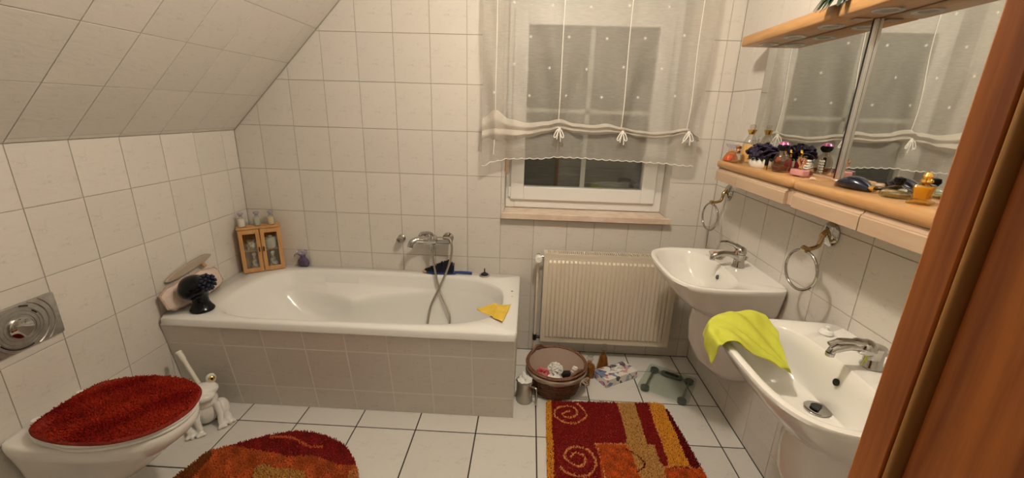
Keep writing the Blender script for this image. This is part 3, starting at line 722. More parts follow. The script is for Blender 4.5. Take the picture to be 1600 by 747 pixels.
# plush cover with its own pile
def pile(name, rings_fn, parent, colour, z_fn, area, step, h, jitter=.6, m='pile', seed=1, lean=.35, w=.0028, gain=1.0):
    """short upright tufts on a rug: area = test(x, y), colour(x, y) -> rgb"""
    rng = random.Random(seed); x0, x1, y0, y1 = rings_fn
    vs_, fs, cs = [], [], []
    y = y0
    while y < y1:
        x = x0
        while x < x1:
            px, py = x+rng.uniform(-1, 1)*step*jitter, y+rng.uniform(-1, 1)*step*jitter
            if area(px, py):
                z = z_fn(px, py); hh = h*rng.uniform(.65, 1.15); a = rng.uniform(0, 2*PI); ln = h*lean
                tx, ty = px+ln*rng.uniform(-1, 1), py+ln*rng.uniform(-1, 1)
                o = len(vs_); c = colour(px, py); k = gain*rng.uniform(.87, 1.13); c = (min(1, c[0]*k), min(1, c[1]*k), min(1, c[2]*k), 1)
                for q in range(3): vs_.append((px+w*math.cos(a+q*2.0944), py+w*math.sin(a+q*2.0944), z))
                for q in range(3): vs_.append((tx+w*.75*math.cos(a+q*2.0944), ty+w*.75*math.sin(a+q*2.0944), z+hh))
                for q in range(3): r = (q+1) % 3; fs.append((o+q, o+r, o+3+r, o+3+q))
                fs.append((o+3, o+4, o+5)); cs += [c]*6
            x += step
        y += step
    me = bpy.data.meshes.new(name); me.from_pydata(vs_, [], fs)
    ca = me.color_attributes.new('Col', 'FLOAT_COLOR', 'POINT'); ca.data.foreach_set('color', [c for q in cs for c in q])
    return tag(finish(me, name, m, parent, smooth=False), kind='stuff')
def inpoly(poly, x, y):
    c = False; n = len(poly); j = n-1
    for i in range(n):
        xi, yi = poly[i][0], poly[i][1]; xj, yj = poly[j][0], poly[j][1]
        if (yi > y) != (yj > y) and x < (xj-xi)*(y-yi)/(yj-yi)+xi: c = not c
        j = i
    return c
cov = [(p.x, p.y) for p in spline([(.072, .085), (.11, .140), (.20, .170), (.31, .176), (.41, .160), (.49, .110), (.528, .035), (.528, -.035), (.49, -.110), (.41, -.160), (.31, -.176), (.20, -.170), (.11, -.140), (.072, -.085)], 6)]
covi = inset(cov, .004)
def covz(x, y):
    d = math.hypot((x-.30)/.24, y/.185); return .436+.012*max(0, 1-d**4)
mb = MB(); rg = []
for off, z in ((0, .4275), (-.004, .433), (0, .4385), (.02, .443), (.06, .446)):
    rg.append([V(x, y, z) for x, y in inset(cov, off)])
mb.loft(rg, False, True)
cvo = mb.build('lid_cover', 'red_plush', wc, angle=80); cvo['label'] = 'red plush lid cover'
def covc(x, y):
    n = math.sin(17*x+9*y)*math.sin(23*y-8*x+1)+.6*math.sin(41*x-33*y)
    a, b = (.36, .026, .008), (.21, .007, .006); k = max(0, min(1, .5+.45*n)); return tuple(p*k+q_*(1-k) for p, q_ in zip(a, b))
pile('plush_pile', (.06, .54, -.19, .19), cvo, covc, covz, lambda x, y: inpoly(covi, x, y), .0042, .0075, seed=4, lean=.8, w=.0022)

# ceramic frog with the toilet brush
fr = thing('frog_brush_holder', 'white ceramic frog holding the toilet brush beside the toilet', 'toilet brush holder', (.200, -.795, .0005), .80)
mb = MB().sphere((0, 0, .075), (.062, .058, .074), 20, 14).sphere((0, -.012, .13), (.058, .05, .04), 16, 12).sphere((0, -.022, .188), (.066, .052, .034), 20, 12)
mb.sphere((0, -.055, .176), (.046, .040, .022), 16, 10)
for s in (-1, 1):
    mb.sphere((s*.042, -.010, .232), (.022, .020, .026), 14, 10)
    mb.sphere((s*.062, -.005, .055), (.034, .045, .05), 14, 10).sphere((s*.072, -.05, .022), (.022, .036, .020), 12, 8)
    for k in (-1, 0, 1): mb.tube([(s*.072, -.06, .016), (s*.076+k*.022, -.098+abs(k)*.008, .009)], [.011, .008], 8)
    mb.tube([(s*.040, -.045, .12), (s*.046, -.070, .07), (s*.040, -.080, .02)], [.016, .014, .013], 8)
    for k in (-1, 0, 1): mb.tube([(s*.040, -.078, .014), (s*.042+k*.016, -.105, .008)], [.009, .007], 8)
remesh(mb.build('frog_body', 'ceramic', fr), .0032, 3)
for s in (-1, 1):
    e = MB().lathe([(.001, .006), (.009, .005), (.014, 0), (.012, -.003)], 16, M=basis((s*.044, -.028, .240), (1, 0, 0), (0, .3, .95), (0, -.95, .3))).build('eye', 'gold', fr)
    MB().sphere((s*.044, -.034, .242), .006, 10, 8).build('pupil', 'black_gloss', e)
MB().tube(spline([(0, .02, .19), (-.025, .05, .28), (-.042, .072, .345), (-.051, .083, .372)], 5, False), [.009]*4+[.0095]*5+[.012]*4+[.0135, .0135, .011], 12).build('brush_handle', 'cream_plastic', fr)

# ------------------------------------------------------------------ rugs
def lin(r, g, b): return tuple(((c/255+.055)/1.055)**2.4 if c/255 > .04 else c/255/12.92 for c in (r, g, b))
RUGZ = .010
def rp(x, y): p = at(840+x/5.454, 610+y/5.454, 'z', RUGZ+.008); return (p.x, p.y)
CR, CD, CT, CY_, CO, CB = lin(128, 26, 24), lin(92, 14, 20), lin(186, 146, 84), lin(208, 150, 52), lin(186, 88, 34), lin(150, 76, 34)
CE = lin(216, 150, 92)
shapes = [
 (CY_, [(60, 60), (118, 60), (122, 300), (134, 470), (150, 900), (60, 900)]),
 (CT, [(670, 90), (825, 90), (850, 190), (885, 285), (918, 400), (940, 455), (1000, 465), (1045, 610), (1070, 632), (1100, 640), (1120, 900), (500, 900), (580, 747), (530, 560), (500, 450), (755, 447), (760, 400), (745, 330), (715, 220)]),
 (CO, [(500, 452), (745, 457), (800, 520), (828, 600), (850, 680), (880, 747), (900, 900), (560, 900), (530, 560)]),
 (CY_, [(945, 95), (1070, 100), (1120, 240), (1190, 390), (1260, 560), (1310, 645), (1120, 645), (1115, 600), (1060, 440), (1000, 290)]),
 (CD, [(1070, 100), (1140, 100), (1460, 700), (1310, 645), (1260, 560), (1190, 390), (1120, 240)]),
 (CO, [(1085, 655), (1500, 662), (1600, 900), (1110, 900)]),
]
shapes = [(c, [rp(*p) for p in q]) for c, q in shapes]
strokes = [(CE, 7.0, [(330, 105), (375, 140), (418, 205), (375, 250), (310, 276), (220, 262), (150, 215), (150, 165), (200, 135), (270, 130), (325, 155), (337, 190), (310, 220), (255, 228), (215, 205), (230, 180), (272, 175)]),
           (CE, 8.5, [(190, 650), (250, 695), (330, 722), (410, 725), (470, 690), (497, 620), (480, 560), (430, 505), (350, 478), (270, 490), (230, 540), (245, 580), (290, 615), (350, 645), (400, 620), (408, 575), (375, 540), (310, 530), (285, 560)]),
           (CD, 6.0, [(760, 500), (830, 535), (880, 580), (912, 625), (895, 660), (850, 690)]),
           (CE, 6.0, [(495, 452), (620, 450), (755, 457)]), (CE, 6.0, [(500, 455), (530, 560), (580, 747)]), (CE, 6.0, [(1080, 650), (1230, 652), (1400, 658)]),
           (CE, 5.0, [(1072, 110), (1120, 240), (1190, 390), (1260, 560), (1300, 645)]), (CE, 5.0, [(940, 105), (1000, 290), (1060, 440), (1115, 600), (1110, 640)])]
spts = []
for c, w, pts in strokes:
    for p in spline([(x, y, 0) for x, y in pts], 8, False):
        a = rp(p.x, p.y); b = rp(p.x+w, p.y); spts.append((c, math.hypot(a[0]-b[0], a[1]-b[1])*1.15, a[0], a[1]))
cell = {}
for s in spts: cell.setdefault((int(s[2]//.03), int(s[3]//.03)), []).append(s)
def rugc(x, y):
    X, Y = x+RUGO[0], y+RUGO[1]; i, j = int(X//.03), int(Y//.03)
    for di in (-1, 0, 1):
        for dj in (-1, 0, 1):
            for c, w, sx, sy in cell.get((i+di, j+dj), ()):
                if (X-sx)**2+(Y-sy)**2 < w*w: return c
    col = CR
    for c, q_ in shapes:
        if inpoly(q_, X, Y): col = c
    if col is CO:
        n = math.sin(60*X+20*Y)*math.sin(75*Y-15*X)+.5*math.sin(130*X+90*Y); col = tuple(a*(1+.22*n) for a in col)
    return col
def make_rug(name, label, outline, origin, colour, seed):
    t = thing(name, label, 'rug', (*origin, .0006))
    ol = [(x-origin[0], y-origin[1]) for x, y in outline]
    mb = MB().loft([[V(x, y, 0) for x, y in ol], [V(x, y, RUGZ*.6) for x, y in ol], [V(x, y, RUGZ) for x, y in inset(ol, .004)]], True, True)
    mb.build('rug_backing', 'rug_base', t)
    xs = [p[0] for p in ol]; ys = [p[1] for p in ol]
    pile('rug_pile', (min(xs), max(xs), min(ys), max(ys)), t, colour, lambda x, y: RUGZ*.7, lambda x, y: inpoly(ol, x, y), .0046, .010, seed=seed, lean=.40, w=.0026, gain=1.45)
    return t
mat('rug_base', (.20, .03, .02), .95)
tl, tr, br_, bl = at(853, 625, 'z', .016), at(1040, 630, 'z', .016), at(1106, 747, 'z', .016), at(855, 747, 'z', .016)
e1 = (bl-tl)/(tl.y-bl.y); e2 = (br_-tr)/(tr.y-br_.y)
def side(p, e, y): return (p.x+e.x*(p.y-y), y)
yb = -1.36
ro = [(tl.x+.012, tl.y), ((tl.x+tr.x)/2, (tl.y+tr.y)/2-.002), (tr.x-.045, tr.y+.003), (tr.x-.018, tr.y-.012), (tr.x-.004, tr.y-.045), side(tr, e2, -.75), side(tr, e2, -1.0), side(tr, e2, yb+.04), (side(tr, e2, yb)[0]-.04, yb), (side(tl, e1, yb)[0]+.03, yb), side(tl, e1, yb+.03), side(tl, e1, -.8), (tl.x, tl.y-.014)]
RUGO = (2.17, -.93)
make_rug('bath_rug', 'rectangular red and ochre rug with two spirals in front of the washbasins', ro, RUGO, rugc, 11)
# rounded rug in front of the toilet
def r2(x, y): p = at(250+x/3.995, 560+y/3.995, 'z', .016); return (p.x, p.y)
up = [r2(*p) for p in ((80, 747), (190, 660), (300, 575), (450, 535), (640, 482), (830, 450), (950, 455), (1070, 490), (1160, 545), (1215, 640), (1240, 747))]
o2 = up+[(1.06, -1.16), (1.04, -1.30), (.96, -1.42), (.80, -1.50), (.62, -1.50), (.46, -1.42), (.33, -1.28)]
o2 = [(p.x, p.y) for p in spline([(x, y, 0) for x, y in o2], 4)]
PX2 = {}
red2 = [r2(*p) for p in ((400, 540), (450, 540), (560, 562), (740, 592), (800, 612), (950, 600), (1060, 640), (1110, 662), (1230, 666), (1300, 560), (1100, 400), (800, 380), (450, 450))]
tan2 = [r2(*p) for p in ((590, 680), (640, 655), (720, 680), (830, 690), (905, 705), (900, 780), (560, 790))]
tan3 = [r2(*p) for p in ((1180, 700), (1225, 680), (1290, 690), (1290, 800), (1160, 800))]
brn2 = [r2(*p) for p in ((0, 800), (300, 560), (330, 600), (250, 690), (150, 800))]
arc2 = [(a.x, a.y) for a in spline([(*r2(*p), 0) for p in ((690, 492), (760, 488), (840, 498), (890, 528), (940, 548), (1010, 550))], 10, False)]
RUG2O = (.68, -1.16)
def rug2c(x, y):
    X, Y = x+RUG2O[0], y+RUG2O[1]
    for a, b in arc2:
        if (X-a)**2+(Y-b)**2 < .0065**2: return lin(190, 96, 50)
    n = math.sin(38*X+13*Y)*math.sin(31*Y-17*X+2)+.5*math.sin(90*X+70*Y)
    if inpoly(red2, X, Y): return tuple(a*(1+.2*n) for a in lin(118, 26, 26))
    if inpoly(tan2, X, Y): return lin(168, 128, 64)
    if inpoly(tan3, X, Y): return lin(176, 118, 66)
    if inpoly(brn2, X, Y): return lin(112, 62, 26)
    return tuple(a*(1+.25*n) for a in lin(168, 82, 38))
make_rug('toilet_rug', 'rounded orange and dark red plush rug in front of the toilet', o2, RUG2O, rug2c, 12)

# ------------------------------------------------------------------ floor things by the radiator
jug = thing('metal_jug', 'brushed steel jug with tissue inside standing beside the bath', 'jug', (1.740, -.510, .0005), -.55)
R_ = .044
MB().lathe([(.001, 0), (R_-.002, 0), (R_, .003), (R_, .100), (R_-.001, .112), (R_+.002, .120), (R_, .120), (R_-.003, .112), (R_-.002, .010), (.001, .006)], 32).build('body', 'steel', jug)
MB().tube(spline([(R_-.002, -.006, .106), (R_+.03, -.010, .108), (R_+.037, -.012, .085), (R_+.037, -.012, .02), (R_+.032, -.012, .012)], 5, False), .0048, 8).build('handle', 'steel', jug)
MB().prism([(-.05, -.014), (-.03, -.02), (-.03, .02), (-.05, .014)], .108, .121).build('spout', 'steel', jug, bevel=.002)
rng = random.Random(9)
mb = MB().lathe([(.038, .095), (.036, .112), (.032, .122), (.040, .130), (.030, .137), (.012, .132), (.001, .126)], 24, cap0=False)
mb.v = [(x+rng.uniform(-.004, .004), y+rng.uniform(-.004, .004), z+rng.uniform(-.004, .004)) for x, y, z in mb.v]
mb.loft([[V(-.018, -.01, .120), V(.020, -.006, .120)], [V(-.020, .0, .150), V(.010, .004, .148)], [V(-.016, .004, .175), V(-.004, .006, .165)]], closed=False)
mb.v = [(min(.039, max(-.039, x)), y, z) for x, y, z in mb.v]
mb.build('tissue', 'tissue', jug, angle=60, solid=.001)

bk = thing('wicker_basket', 'round dark wicker basket with a pink cloth lining under the radiator', 'basket', (1.912, -.385, .0006))
def bR(z): return .115+.047*min(1, z/.155)**.85
HB = .155
def asym(a): return 1+0*a
mb = MB().lathe([(.001, .001), (.112, .001), (.116, .006), (.001, .008)], 40).build('basket_base', 'wicker_wood', bk)
ns = 26
for k in range(14):
    z = .007+k*.0088; ph = k % 2
    pts = []
    for i in range(156):
        a = 2*PI*i/156; r = bR(z)+.0036*math.cos(ns/2*a*2/2+ph*PI)
        pts.append(V(r*math.cos(a), r*math.sin(a), z+.0006*math.sin(ns/2*a)))
    MB().tube(pts, .0046, 6, closed=True).build('weave_strand', 'wicker_wood', bk)
for i in range(ns):
    a = 2*PI*(i+.5)/ns
    MB().tube([V(bR(z)*math.cos(a), bR(z)*math.sin(a), z) for z in (.004, .05, .10, HB-.004)], .0032, 5).build('stake', 'wicker_wood', bk)
def rimz(a): return HB+.004+.010*math.exp(-((abs((a-2.3+PI) % (2*PI)-PI))/.30)**2)+.010*math.exp(-((abs((a+.84+PI) % (2*PI)-PI))/.30)**2)
for dr, dz, r in ((0, 0, .0062), (-.006, .005, .005), (.005, .004, .0046)):
    MB().tube([V((bR(HB)+dr)*math.cos(a), (bR(HB)+dr)*math.sin(a), rimz(a)+dz) for a in [2*PI*i/80 for i in range(80)]], r, 8, closed=True).build('rim_coil', 'wicker_wood', bk)
for a0 in (2.3, 2.3-PI):
    pts = [V((bR(HB)-.004)*math.cos(a0+d), (bR(HB)-.004)*math.sin(a0+d), HB+.012+.022*math.cos(d/.28*PI/2)**.6) for d in [(-.28+.56*i/12)*.999 for i in range(13)]]
    MB().tube(pts, .0085, 8).build('handle', 'wicker_wood', bk)
N = 72
def wav(a, k): return 1+k*math.sin(9*a)+k*.6*math.sin(14*a+1)
mb = MB().loft([[V((r*wav(a, .006))*math.cos(a), (r*wav(a, .006))*math.sin(a), z) for a in [2*PI*i/N for i in range(N)]] for r, z in ((.02, .014), (.095, .014), (.106, .02), (.118, .06), (.138, .11), (bR(HB)-.012, HB), (bR(HB)-.010, HB+.006))], True)
mb.build('lining', 'lining', bk, angle=80)
mb = MB().loft([[V((bR(HB)+d+.003*math.sin(11*a+i_))*math.cos(a), (bR(HB)+d+.003*math.sin(11*a+i_))*math.sin(a), z-(.010*abs(math.sin(5*a)) if last else 0)) for a in [2*PI*i/N*1.0 for i in range(N)]] for i_, (d, z, last) in enumerate(((.004, HB-.004, 0), (.008, HB-.009, 0), (.006, HB-.017, 0), (.007, HB-.024, 1)))])
mb.build('lining_skirt', 'lining', bk, angle=80, solid=.0015)
a = -.70; c = V((bR(HB)+.012)*math.cos(a), (bR(HB)+.012)*math.sin(a), HB-.022)
for k in (-1, 1):
    MB().tube(spline([c, c+V(.012+.01*k, -.008, .016*k+.004), c+V(.028, -.012, .018*k), c+V(.018, -.006, .003*k), c], 5, False), .0032, 6).build('bow_loop', 'lining', bk)
    MB().tube(spline([c, c+V(.012*k, -.014, -.014), c+V(.016*k+.006, -.016, -.030)], 5, False), .0032, 6).build('bow_tail', 'lining', bk)
bkl = bk.location
pf = thing('bath_puff', 'white netting bath puff lying in the wicker basket', 'bath puff', (bkl.x-.005, bkl.y-.005, .112))
rng = random.Random(21); mb = MB()
for i in range(60):
    yv = 1-2*(i+.5)/60; r = math.sqrt(1-yv*yv); aa = i*2.39996; d = V(r*math.cos(aa), r*math.sin(aa), yv)
    t1 = d.orthogonal().normalized(); t2 = d.cross(t1); ph = rng.uniform(0, 6)
    mb.tube([d*(.036+.006*math.sin(3*b+ph))+(t1*math.cos(b)+t2*math.sin(b))*.013 for b in [2*PI*k/12 for k in range(12)]], .0038, 5, closed=True)
mb.sphere((0, 0, 0), .034, 14, 10)
mb.build('netting', 'tissue', pf)
MB().tube([V(-.012+.008*math.cos(b), -.005, .046+.009*math.sin(b)) for b in [2*PI*k/14 for k in range(14)]], .0018, 6, closed=True).build('hanging_loop', 'cord', pf)
sc = MB(); 
sc.tube([V((.022+.005*math.sin(7*b))*math.cos(b), (.022+.005*math.sin(7*b))*math.sin(b), .004*math.sin(9*b)) for b in [2*PI*k/60 for k in range(60)]], .0115, 8, closed=True)
tag(sc.build('hair_scrunchie', 'red_cloth', loc=(bkl.x-.075, bkl.y-.035, .112), rot=(.5, .2, 0)), 'red and white hair scrunchie in the wicker basket', 'scrunchie')
for i, (dx, dy, r) in enumerate(((.0, -.075, .020), (-.035, -.070, .016))):
    jt = thing('glass_pot', ('larger' if i == 0 else 'smaller')+' clear glass cosmetic pot at the front of the wicker basket', 'jar', (bkl.x+dx, bkl.y+dy, .098), 0, 'glass pots in the basket'); jt.rotation_euler = (.5, 0, 0)
    MB().lathe([(.001, 0), (r, 0), (r, .022), (r*.9, .026), (.001, .026)], 20).build('pot', 'smoke_glass', jt)
    MB().lathe([(.001, .0262), (r*.95, .0262), (r*.95, .034), (.001, .035)], 20).build('lid', 'satin_chrome', jt)
tag(MB().prism(rrect(-.022, .022, -.015, .015, .008), 0, .038, ch=.005).build('dark_pouch', 'black_plastic', loc=(bkl.x+.048, bkl.y-.04, .100), rot=(.3, .2, .4)), 'small black case between puff and striped tube in the basket', 'case')
stt = thing('striped_tube', 'white striped tube standing at the right of the wicker basket', 'tube', (bkl.x+.085, bkl.y-.025, .085)); stt.rotation_euler = (-.25, .35, 0)
MB().lathe([(.001, 0), (.016, 0), (.017, .045), (.014, .065), (.001, .066)], 18).build('tube', 'tissue', stt)
for k in range(3): MB().lathe([(.0166+.0002*k, .010+.016*k), (.0175, .012+.016*k), (.0175, .016+.016*k), (.0168, .018+.016*k)], 18, cap0=False, cap1=False).build('stripe', 'tan_taupe', stt)

# glass bottles on the floor
b1 = bottle('stoppered_bottle', 'squat amber bottle with a crystal stopper beside the wicker basket', 'bottle', (2.118, -.262, .0006),
            [(.001, 0), (.036, 0), (.038, .005), (.038, .05), (.030, .078), (.014, .086), (.012, .095), (.015, .098)], 'amber_glass', [(.001, .090), (.009, .090), (.010, .10), (.022, .118), (.012, .130), (.026, .150), (.012, .160), (.001, .162)], 'clear_glass', 'amber bottles on the floor', n=8, fill=[(.001, .003), (.033, .004), (.034, .045), (.026, .072), (.001, .073)], fillm='amber_liquid')
b2 = bottle('stoppered_bottle', 'tall conical amber bottle with a crystal stopper under the radiator', 'bottle', (2.213, -.185, .0006),
            [(.001, 0), (.037, 0), (.039, .005), (.024, .085), (.012, .110), (.011, .120), (.014, .123)], 'amber_glass', [(.001, .116), (.008, .116), (.009, .126), (.018, .136), (.018, .146), (.010, .158), (.016, .168), (.001, .172)], 'clear_glass', 'amber bottles on the floor', n=24, fill=[(.001, .003), (.034, .004), (.021, .082), (.012, .098), (.001, .099)], fillm='amber_liquid')
b3 = bottle('perfume_bottle', 'small low brown glass bottle in front of the squat amber bottle', 'bottle', (2.090, -.338, .0006),
            [(.001, 0), (.026, 0), (.028, .004), (.028, .04), (.012, .05), (.010, .056)], 'amber_glass', [(.001, .057), (.013, .057), (.013, .072), (.001, .074)], 'black_plastic', 'amber bottles on the floor', n=8, fill=[(.001, .003), (.024, .004), (.024, .034), (.001, .035)], fillm='amber_liquid')

A, B, D = at(944, 608, 'z', .0), at(997, 590, 'z', .0), at(930, 580, 'z', .05)
tb = thing('tissue_box', 'flat tissue box with a floral print lying on the floor tiles', 'tissue box', ((A.x+B.x)/2-.028, (A.y+B.y)/2+.051, .0006), math.atan2(B.y-A.y, B.x-A.x))
MB().box(-.115, .115, -.058, .058, 0, .050).build('box', 'floral_print', tb, smooth=False, bevel=.002)
MB().prism(circ(.06, 28, ry=.018), .0502, .0508).build('slot_film', 'tissue', tb)
mb = MB(); n = 10
mb.loft([[V(-.045+.09*i/n, .012*math.sin(i*1.1)*(1-k*.3), .0508+.007*k+.005*k*math.sin(i*.9)) for i in range(n+1)] for k in range(3)], closed=False)
mb.build('tissue', 'tissue', tb, solid=.0008)

# glass bathroom scale
S = [at(1074, 632, 'z', .024), at(996, 606, 'z', .024), at(1018, 568, 'z', .024), at(1087, 593, 'z', .024)]
cen = (S[0]+S[1]+S[2]+S[3])/4; ax = ((S[0]-S[1])+(S[3]-S[2])).normalized()
scl = thing('bathroom_scale', 'square glass bathroom scale with four grey feet on the floor', 'scale', (cen.x, cen.y, .0006), math.atan2(ax.y, ax.x))
h = .137
MB().prism(rrect(-h, h, -h, h, .02), .022, .030, ch=.001).build('glass_plate', 'scale_glass' if glassy('scale_glass', (.89, .93, .905), .02, 1.3) else None, scl)
mat('grey_plastic', (.10, .115, .11), .4); 
for sx_ in (-1, 1):
    for sy_ in (-1, 1):
        MB().lathe([(.001, 0), (.020, 0), (.024, .004), (.024, .0215), (.001, .0215)], 24).build('foot', 'grey_plastic', scl, loc=(sx_*.100, sy_*.104, 0))
    MB().box(sx_*.100-.006, sx_*.100+.006, -.082, .082, .012, .0205).build('sensor_bar', 'satin_chrome', scl, bevel=.002)
MB().box(-.098, .098, .098, .110, .010, .018).build('cross_bar', 'satin_chrome', scl, bevel=.002)
dsp = MB().prism(rrect(-.062, .062, .082, .122, .018), .0085, .0215, ch=.002).build('display_housing', 'grey_plastic', scl)
MB().prism(rrect(-.038, .038, .092, .112, .006), .0216, .02195).build('display', 'black_gloss', dsp)

# ------------------------------------------------------------------ radiator
rad = thing('radiator', 'cream panel radiator with thermostat under the window', 'radiator', (2.22, -.05, .40))
x0, x1, z0, z1, yf = 1.826, 2.617, .120, .700, -.098
nr = 30; prof = []
pitch = (x1-x0-.05)/nr
for i in range(nr):
    xs = x0+.025+i*pitch
    for fx, d in ((.0, 0.), (.12, 0.), (.26, 1.), (.86, 1.)): prof.append((xs+fx*pitch, d))
prof.append((x1-.025, 0.))
xs_ = [(x0, 0.), (x0+.012, 0.)]+prof+[(x1-.012, 0.), (x1, 0.)]
zs = [(z0, 0.), (z0+.032, 0.), (z0+.044, 1.), (z1-.050, 1.), (z1-.038, 0.), (z1, 0.)]
vs_ = [(x, yf-.011*dx*dz, z) for z, dz in zs for x, dx in xs_]; n = len(xs_)
fs = [(j*n+i, j*n+i+1, (j+1)*n+i+1, (j+1)*n+i) for j in range(len(zs)-1) for i in range(n-1)]
mb = MB(); mb.add(vs_, fs)
W(mb.build('front_panel', 'rad_enamel', rad, angle=35))
mb = MB().box(x0, x1, -.040, -.034, z0, z1-.01).box(x0, x0+.003, yf, -.04, z0, z1).box(x1-.003, x1, yf, -.04, z0, z1).box(x0+.003, x1-.003, yf+.0005, -.04, z0, z0+.004)
W(mb.build('back_panel', 'rad_enamel', rad, smooth=False, bevel=.001))
mb = MB().box(x0-.001, x1+.001, yf-.0015, yf+.006, z1-.012, z1+.004).box(x0-.001, x1+.001, -.038, -.032, z1-.012, z1+.004)
ng = 62
for i in range(ng+1):
    xx = x0+.02+(x1-x0-.04)*i/ng; mb.box(xx-.0022, xx+.0022, yf+.006, -.038, z1-.002, z1+.004)
mb.box(x0-.001, x0+.0175, yf+.006, -.038, z1-.004, z1+.004).box(x1-.0175, x1+.001, yf+.006, -.038, z1-.004, z1+.004)
W(mb.build('top_grille', 'rad_enamel', rad, smooth=False))
W(MB().box(x0+.006, x1-.006, yf+.008, -.042, z0+.006, z1-.03).build('convector_core', 'rad_dark', rad, smooth=False))
for xb in (x0+.1, x1-.13): W(MB().box(xb, xb+.03, -.033, -.0005, .2, .6).build('wall_bracket', 'rad_enamel', rad, smooth=False))
th = W(MB().lathe([(.001, 0), (.016, 0), (.018, .004), (.021, .02), (.021, .05), (.017, .058), (.001, .058)], 20, M=basis((1.793, -.075, .672), (0, 0, 1), (1, 0, 0), (0, -1, 0))).build('thermostat_head', 'white_plastic', rad))
for k in range(8):
    a = PI*.1+PI*.8*k/7+0
    MB().box(-.0012, .0012, -.001, .002, .02, .046, M=basis((1.793, -.075, .672), (0, 0, 1), (1, 0, 0), (0, -1, 0)) @ Matrix.Rotation(a, 4, 'Z') @ Matrix.Translation((0, .021, 0))).build('grip_groove', 'rad_dark', th, smooth=False)
W(MB().tube([(1.793, -.068, .672), (1.828, -.068, .672)], .009, 12).tube([(1.793, -.068, .690), (1.793, -.068, .648)], .0105, 12).build('upper_valve', 'satin_chrome', rad))
W(MB().tube([(1.793, -.068, .65), (1.793, -.068, .0006)], .0075, 12).build('supply_pipe', 'rad_enamel', rad))
W(MB().tube([(1.793, -.068, .153), (1.793, -.068, .115)], .013, 10).tube([(1.793, -.068, .134), (1.828, -.068, .134)], .010, 10).build('lower_valve', 'black_plastic', rad))

# ------------------------------------------------------------------ curtain
YC = -.088
cur = thing('voile_curtain', 'sheer white gathered voile curtain with tie bows over the window', 'curtain', (2.04, YC, 1.25))
XL, XR = 1.452, 2.612
def interp(tab, x):
    if x <= tab[0][0]: return tab[0][1]
    for (a, b), (c, d) in zip(tab, tab[1:]):
        if x <= c:
            t = (x-a)/(c-a); t = t*t*(3-2*t); return b+(d-b)*t
    return tab[-1][1]
CORD = (1.525, 1.862, 2.196, 2.540)
TOPZ = [(1.447, 1.455), (1.526, 1.500), (1.60, 1.455), (1.70, 1.438), (1.80, 1.448), (1.867, 1.462), (1.95, 1.442), (2.045, 1.436), (2.12, 1.446), (2.197, 1.430), (2.29, 1.415), (2.37, 1.410), (2.46, 1.418), (2.543, 1.434), (2.63, 1.392)]
BOTZ = [(1.447, 1.335), (1.53, 1.34), (1.62, 1.347), (1.70, 1.362), (1.80, 1.385), (1.867, 1.402), (1.95, 1.393), (2.045, 1.388), (2.197, 1.396), (2.29, 1.382), (2.37, 1.376), (2.46, 1.386), (2.543, 1.404), (2.63, 1.362)]
HEMZ = [(1.447, 1.200), (1.52, 1.228), (1.60, 1.246), (1.76, 1.252), (1.87, 1.263), (2.0, 1.262), (2.2, 1.256), (2.4, 1.250), (2.597, 1.240), (2.63, 1.236)]
def fold(x, z):
    """soft wrinkles that run from the cords, deeper near the gathers"""
    k = max(0, 1-(z-1.42)/.75); y = .004*math.sin(23*x+4*z)+.013*k*math.sin(26*(x+.60*z))*math.sin(9*x+2)+.006*math.sin(14*x)
    for c in CORD:
        d = x-c; y += -.010*math.exp(-(d/.05)**2)*k
        y += .022*k*math.sin(38*abs(d)-9*(z-1.42))*math.exp(-(abs(d)/.16)**2)
    return y
def strip(rows, nx, name, m, f, w=True):
    vs_ = [f(XL+(XR-XL)*i/nx, j/rows) for j in range(rows+1) for i in range(nx+1)]
    fs = [(j*(nx+1)+i, j*(nx+1)+i+1, (j+1)*(nx+1)+i+1, (j+1)*(nx+1)+i) for j in range(rows) for i in range(nx)]
    mb = MB(); mb.add(vs_, fs); return W(mb.build(name, m, cur, angle=85))
def main_(x, t):
    zt = interp(TOPZ, x)-.012; z = 2.30+(zt-2.30)*t; return V(x, YC+fold(x, z), z)
strip(70, 170, 'sheer_panel', 'voile', main_)
def roll(x, t, k0, k1, dep):
    zt, zb = interp(TOPZ, x), interp(BOTZ, x); a = zt+(zb-zt)*k0; b = zt+(zb-zt)*k1
    loose = max(0, 1-(x-XL)/.30)
    ang_ = PI*t; y = YC+fold(x, a)-dep*math.sin(ang_)*(1-.4*loose)-.003
    return V(x, y+.003*math.sin(19*x+3*t), a+(b-a)*t-.004*math.sin(2*PI*t))
strip(10, 150, 'gathered_fold', 'voile_fold', lambda x, t: roll(x, t, 0, .60, .026))
strip(10, 150, 'gathered_fold', 'voile_fold', lambda x, t: roll(x, t, .50, 1.0, .034))
def skirt(x, t):
    zb = interp(BOTZ, x)+.02; hz = interp(HEMZ, x)-.006*abs(math.sin((x-XL)*PI/.044))
    return V(x, YC+.004+.006*math.sin(17*x)*t+.004*math.sin(41*x+1)*t, zb+(hz-zb)*t)
strip(16, 260, 'hanging_skirt', 'voile', skirt)
W(MB().tube([skirt(XL+(XR-XL)*i/260, 1) for i in range(261)], .0022, 5).build('scalloped_hem', 'cord', cur))
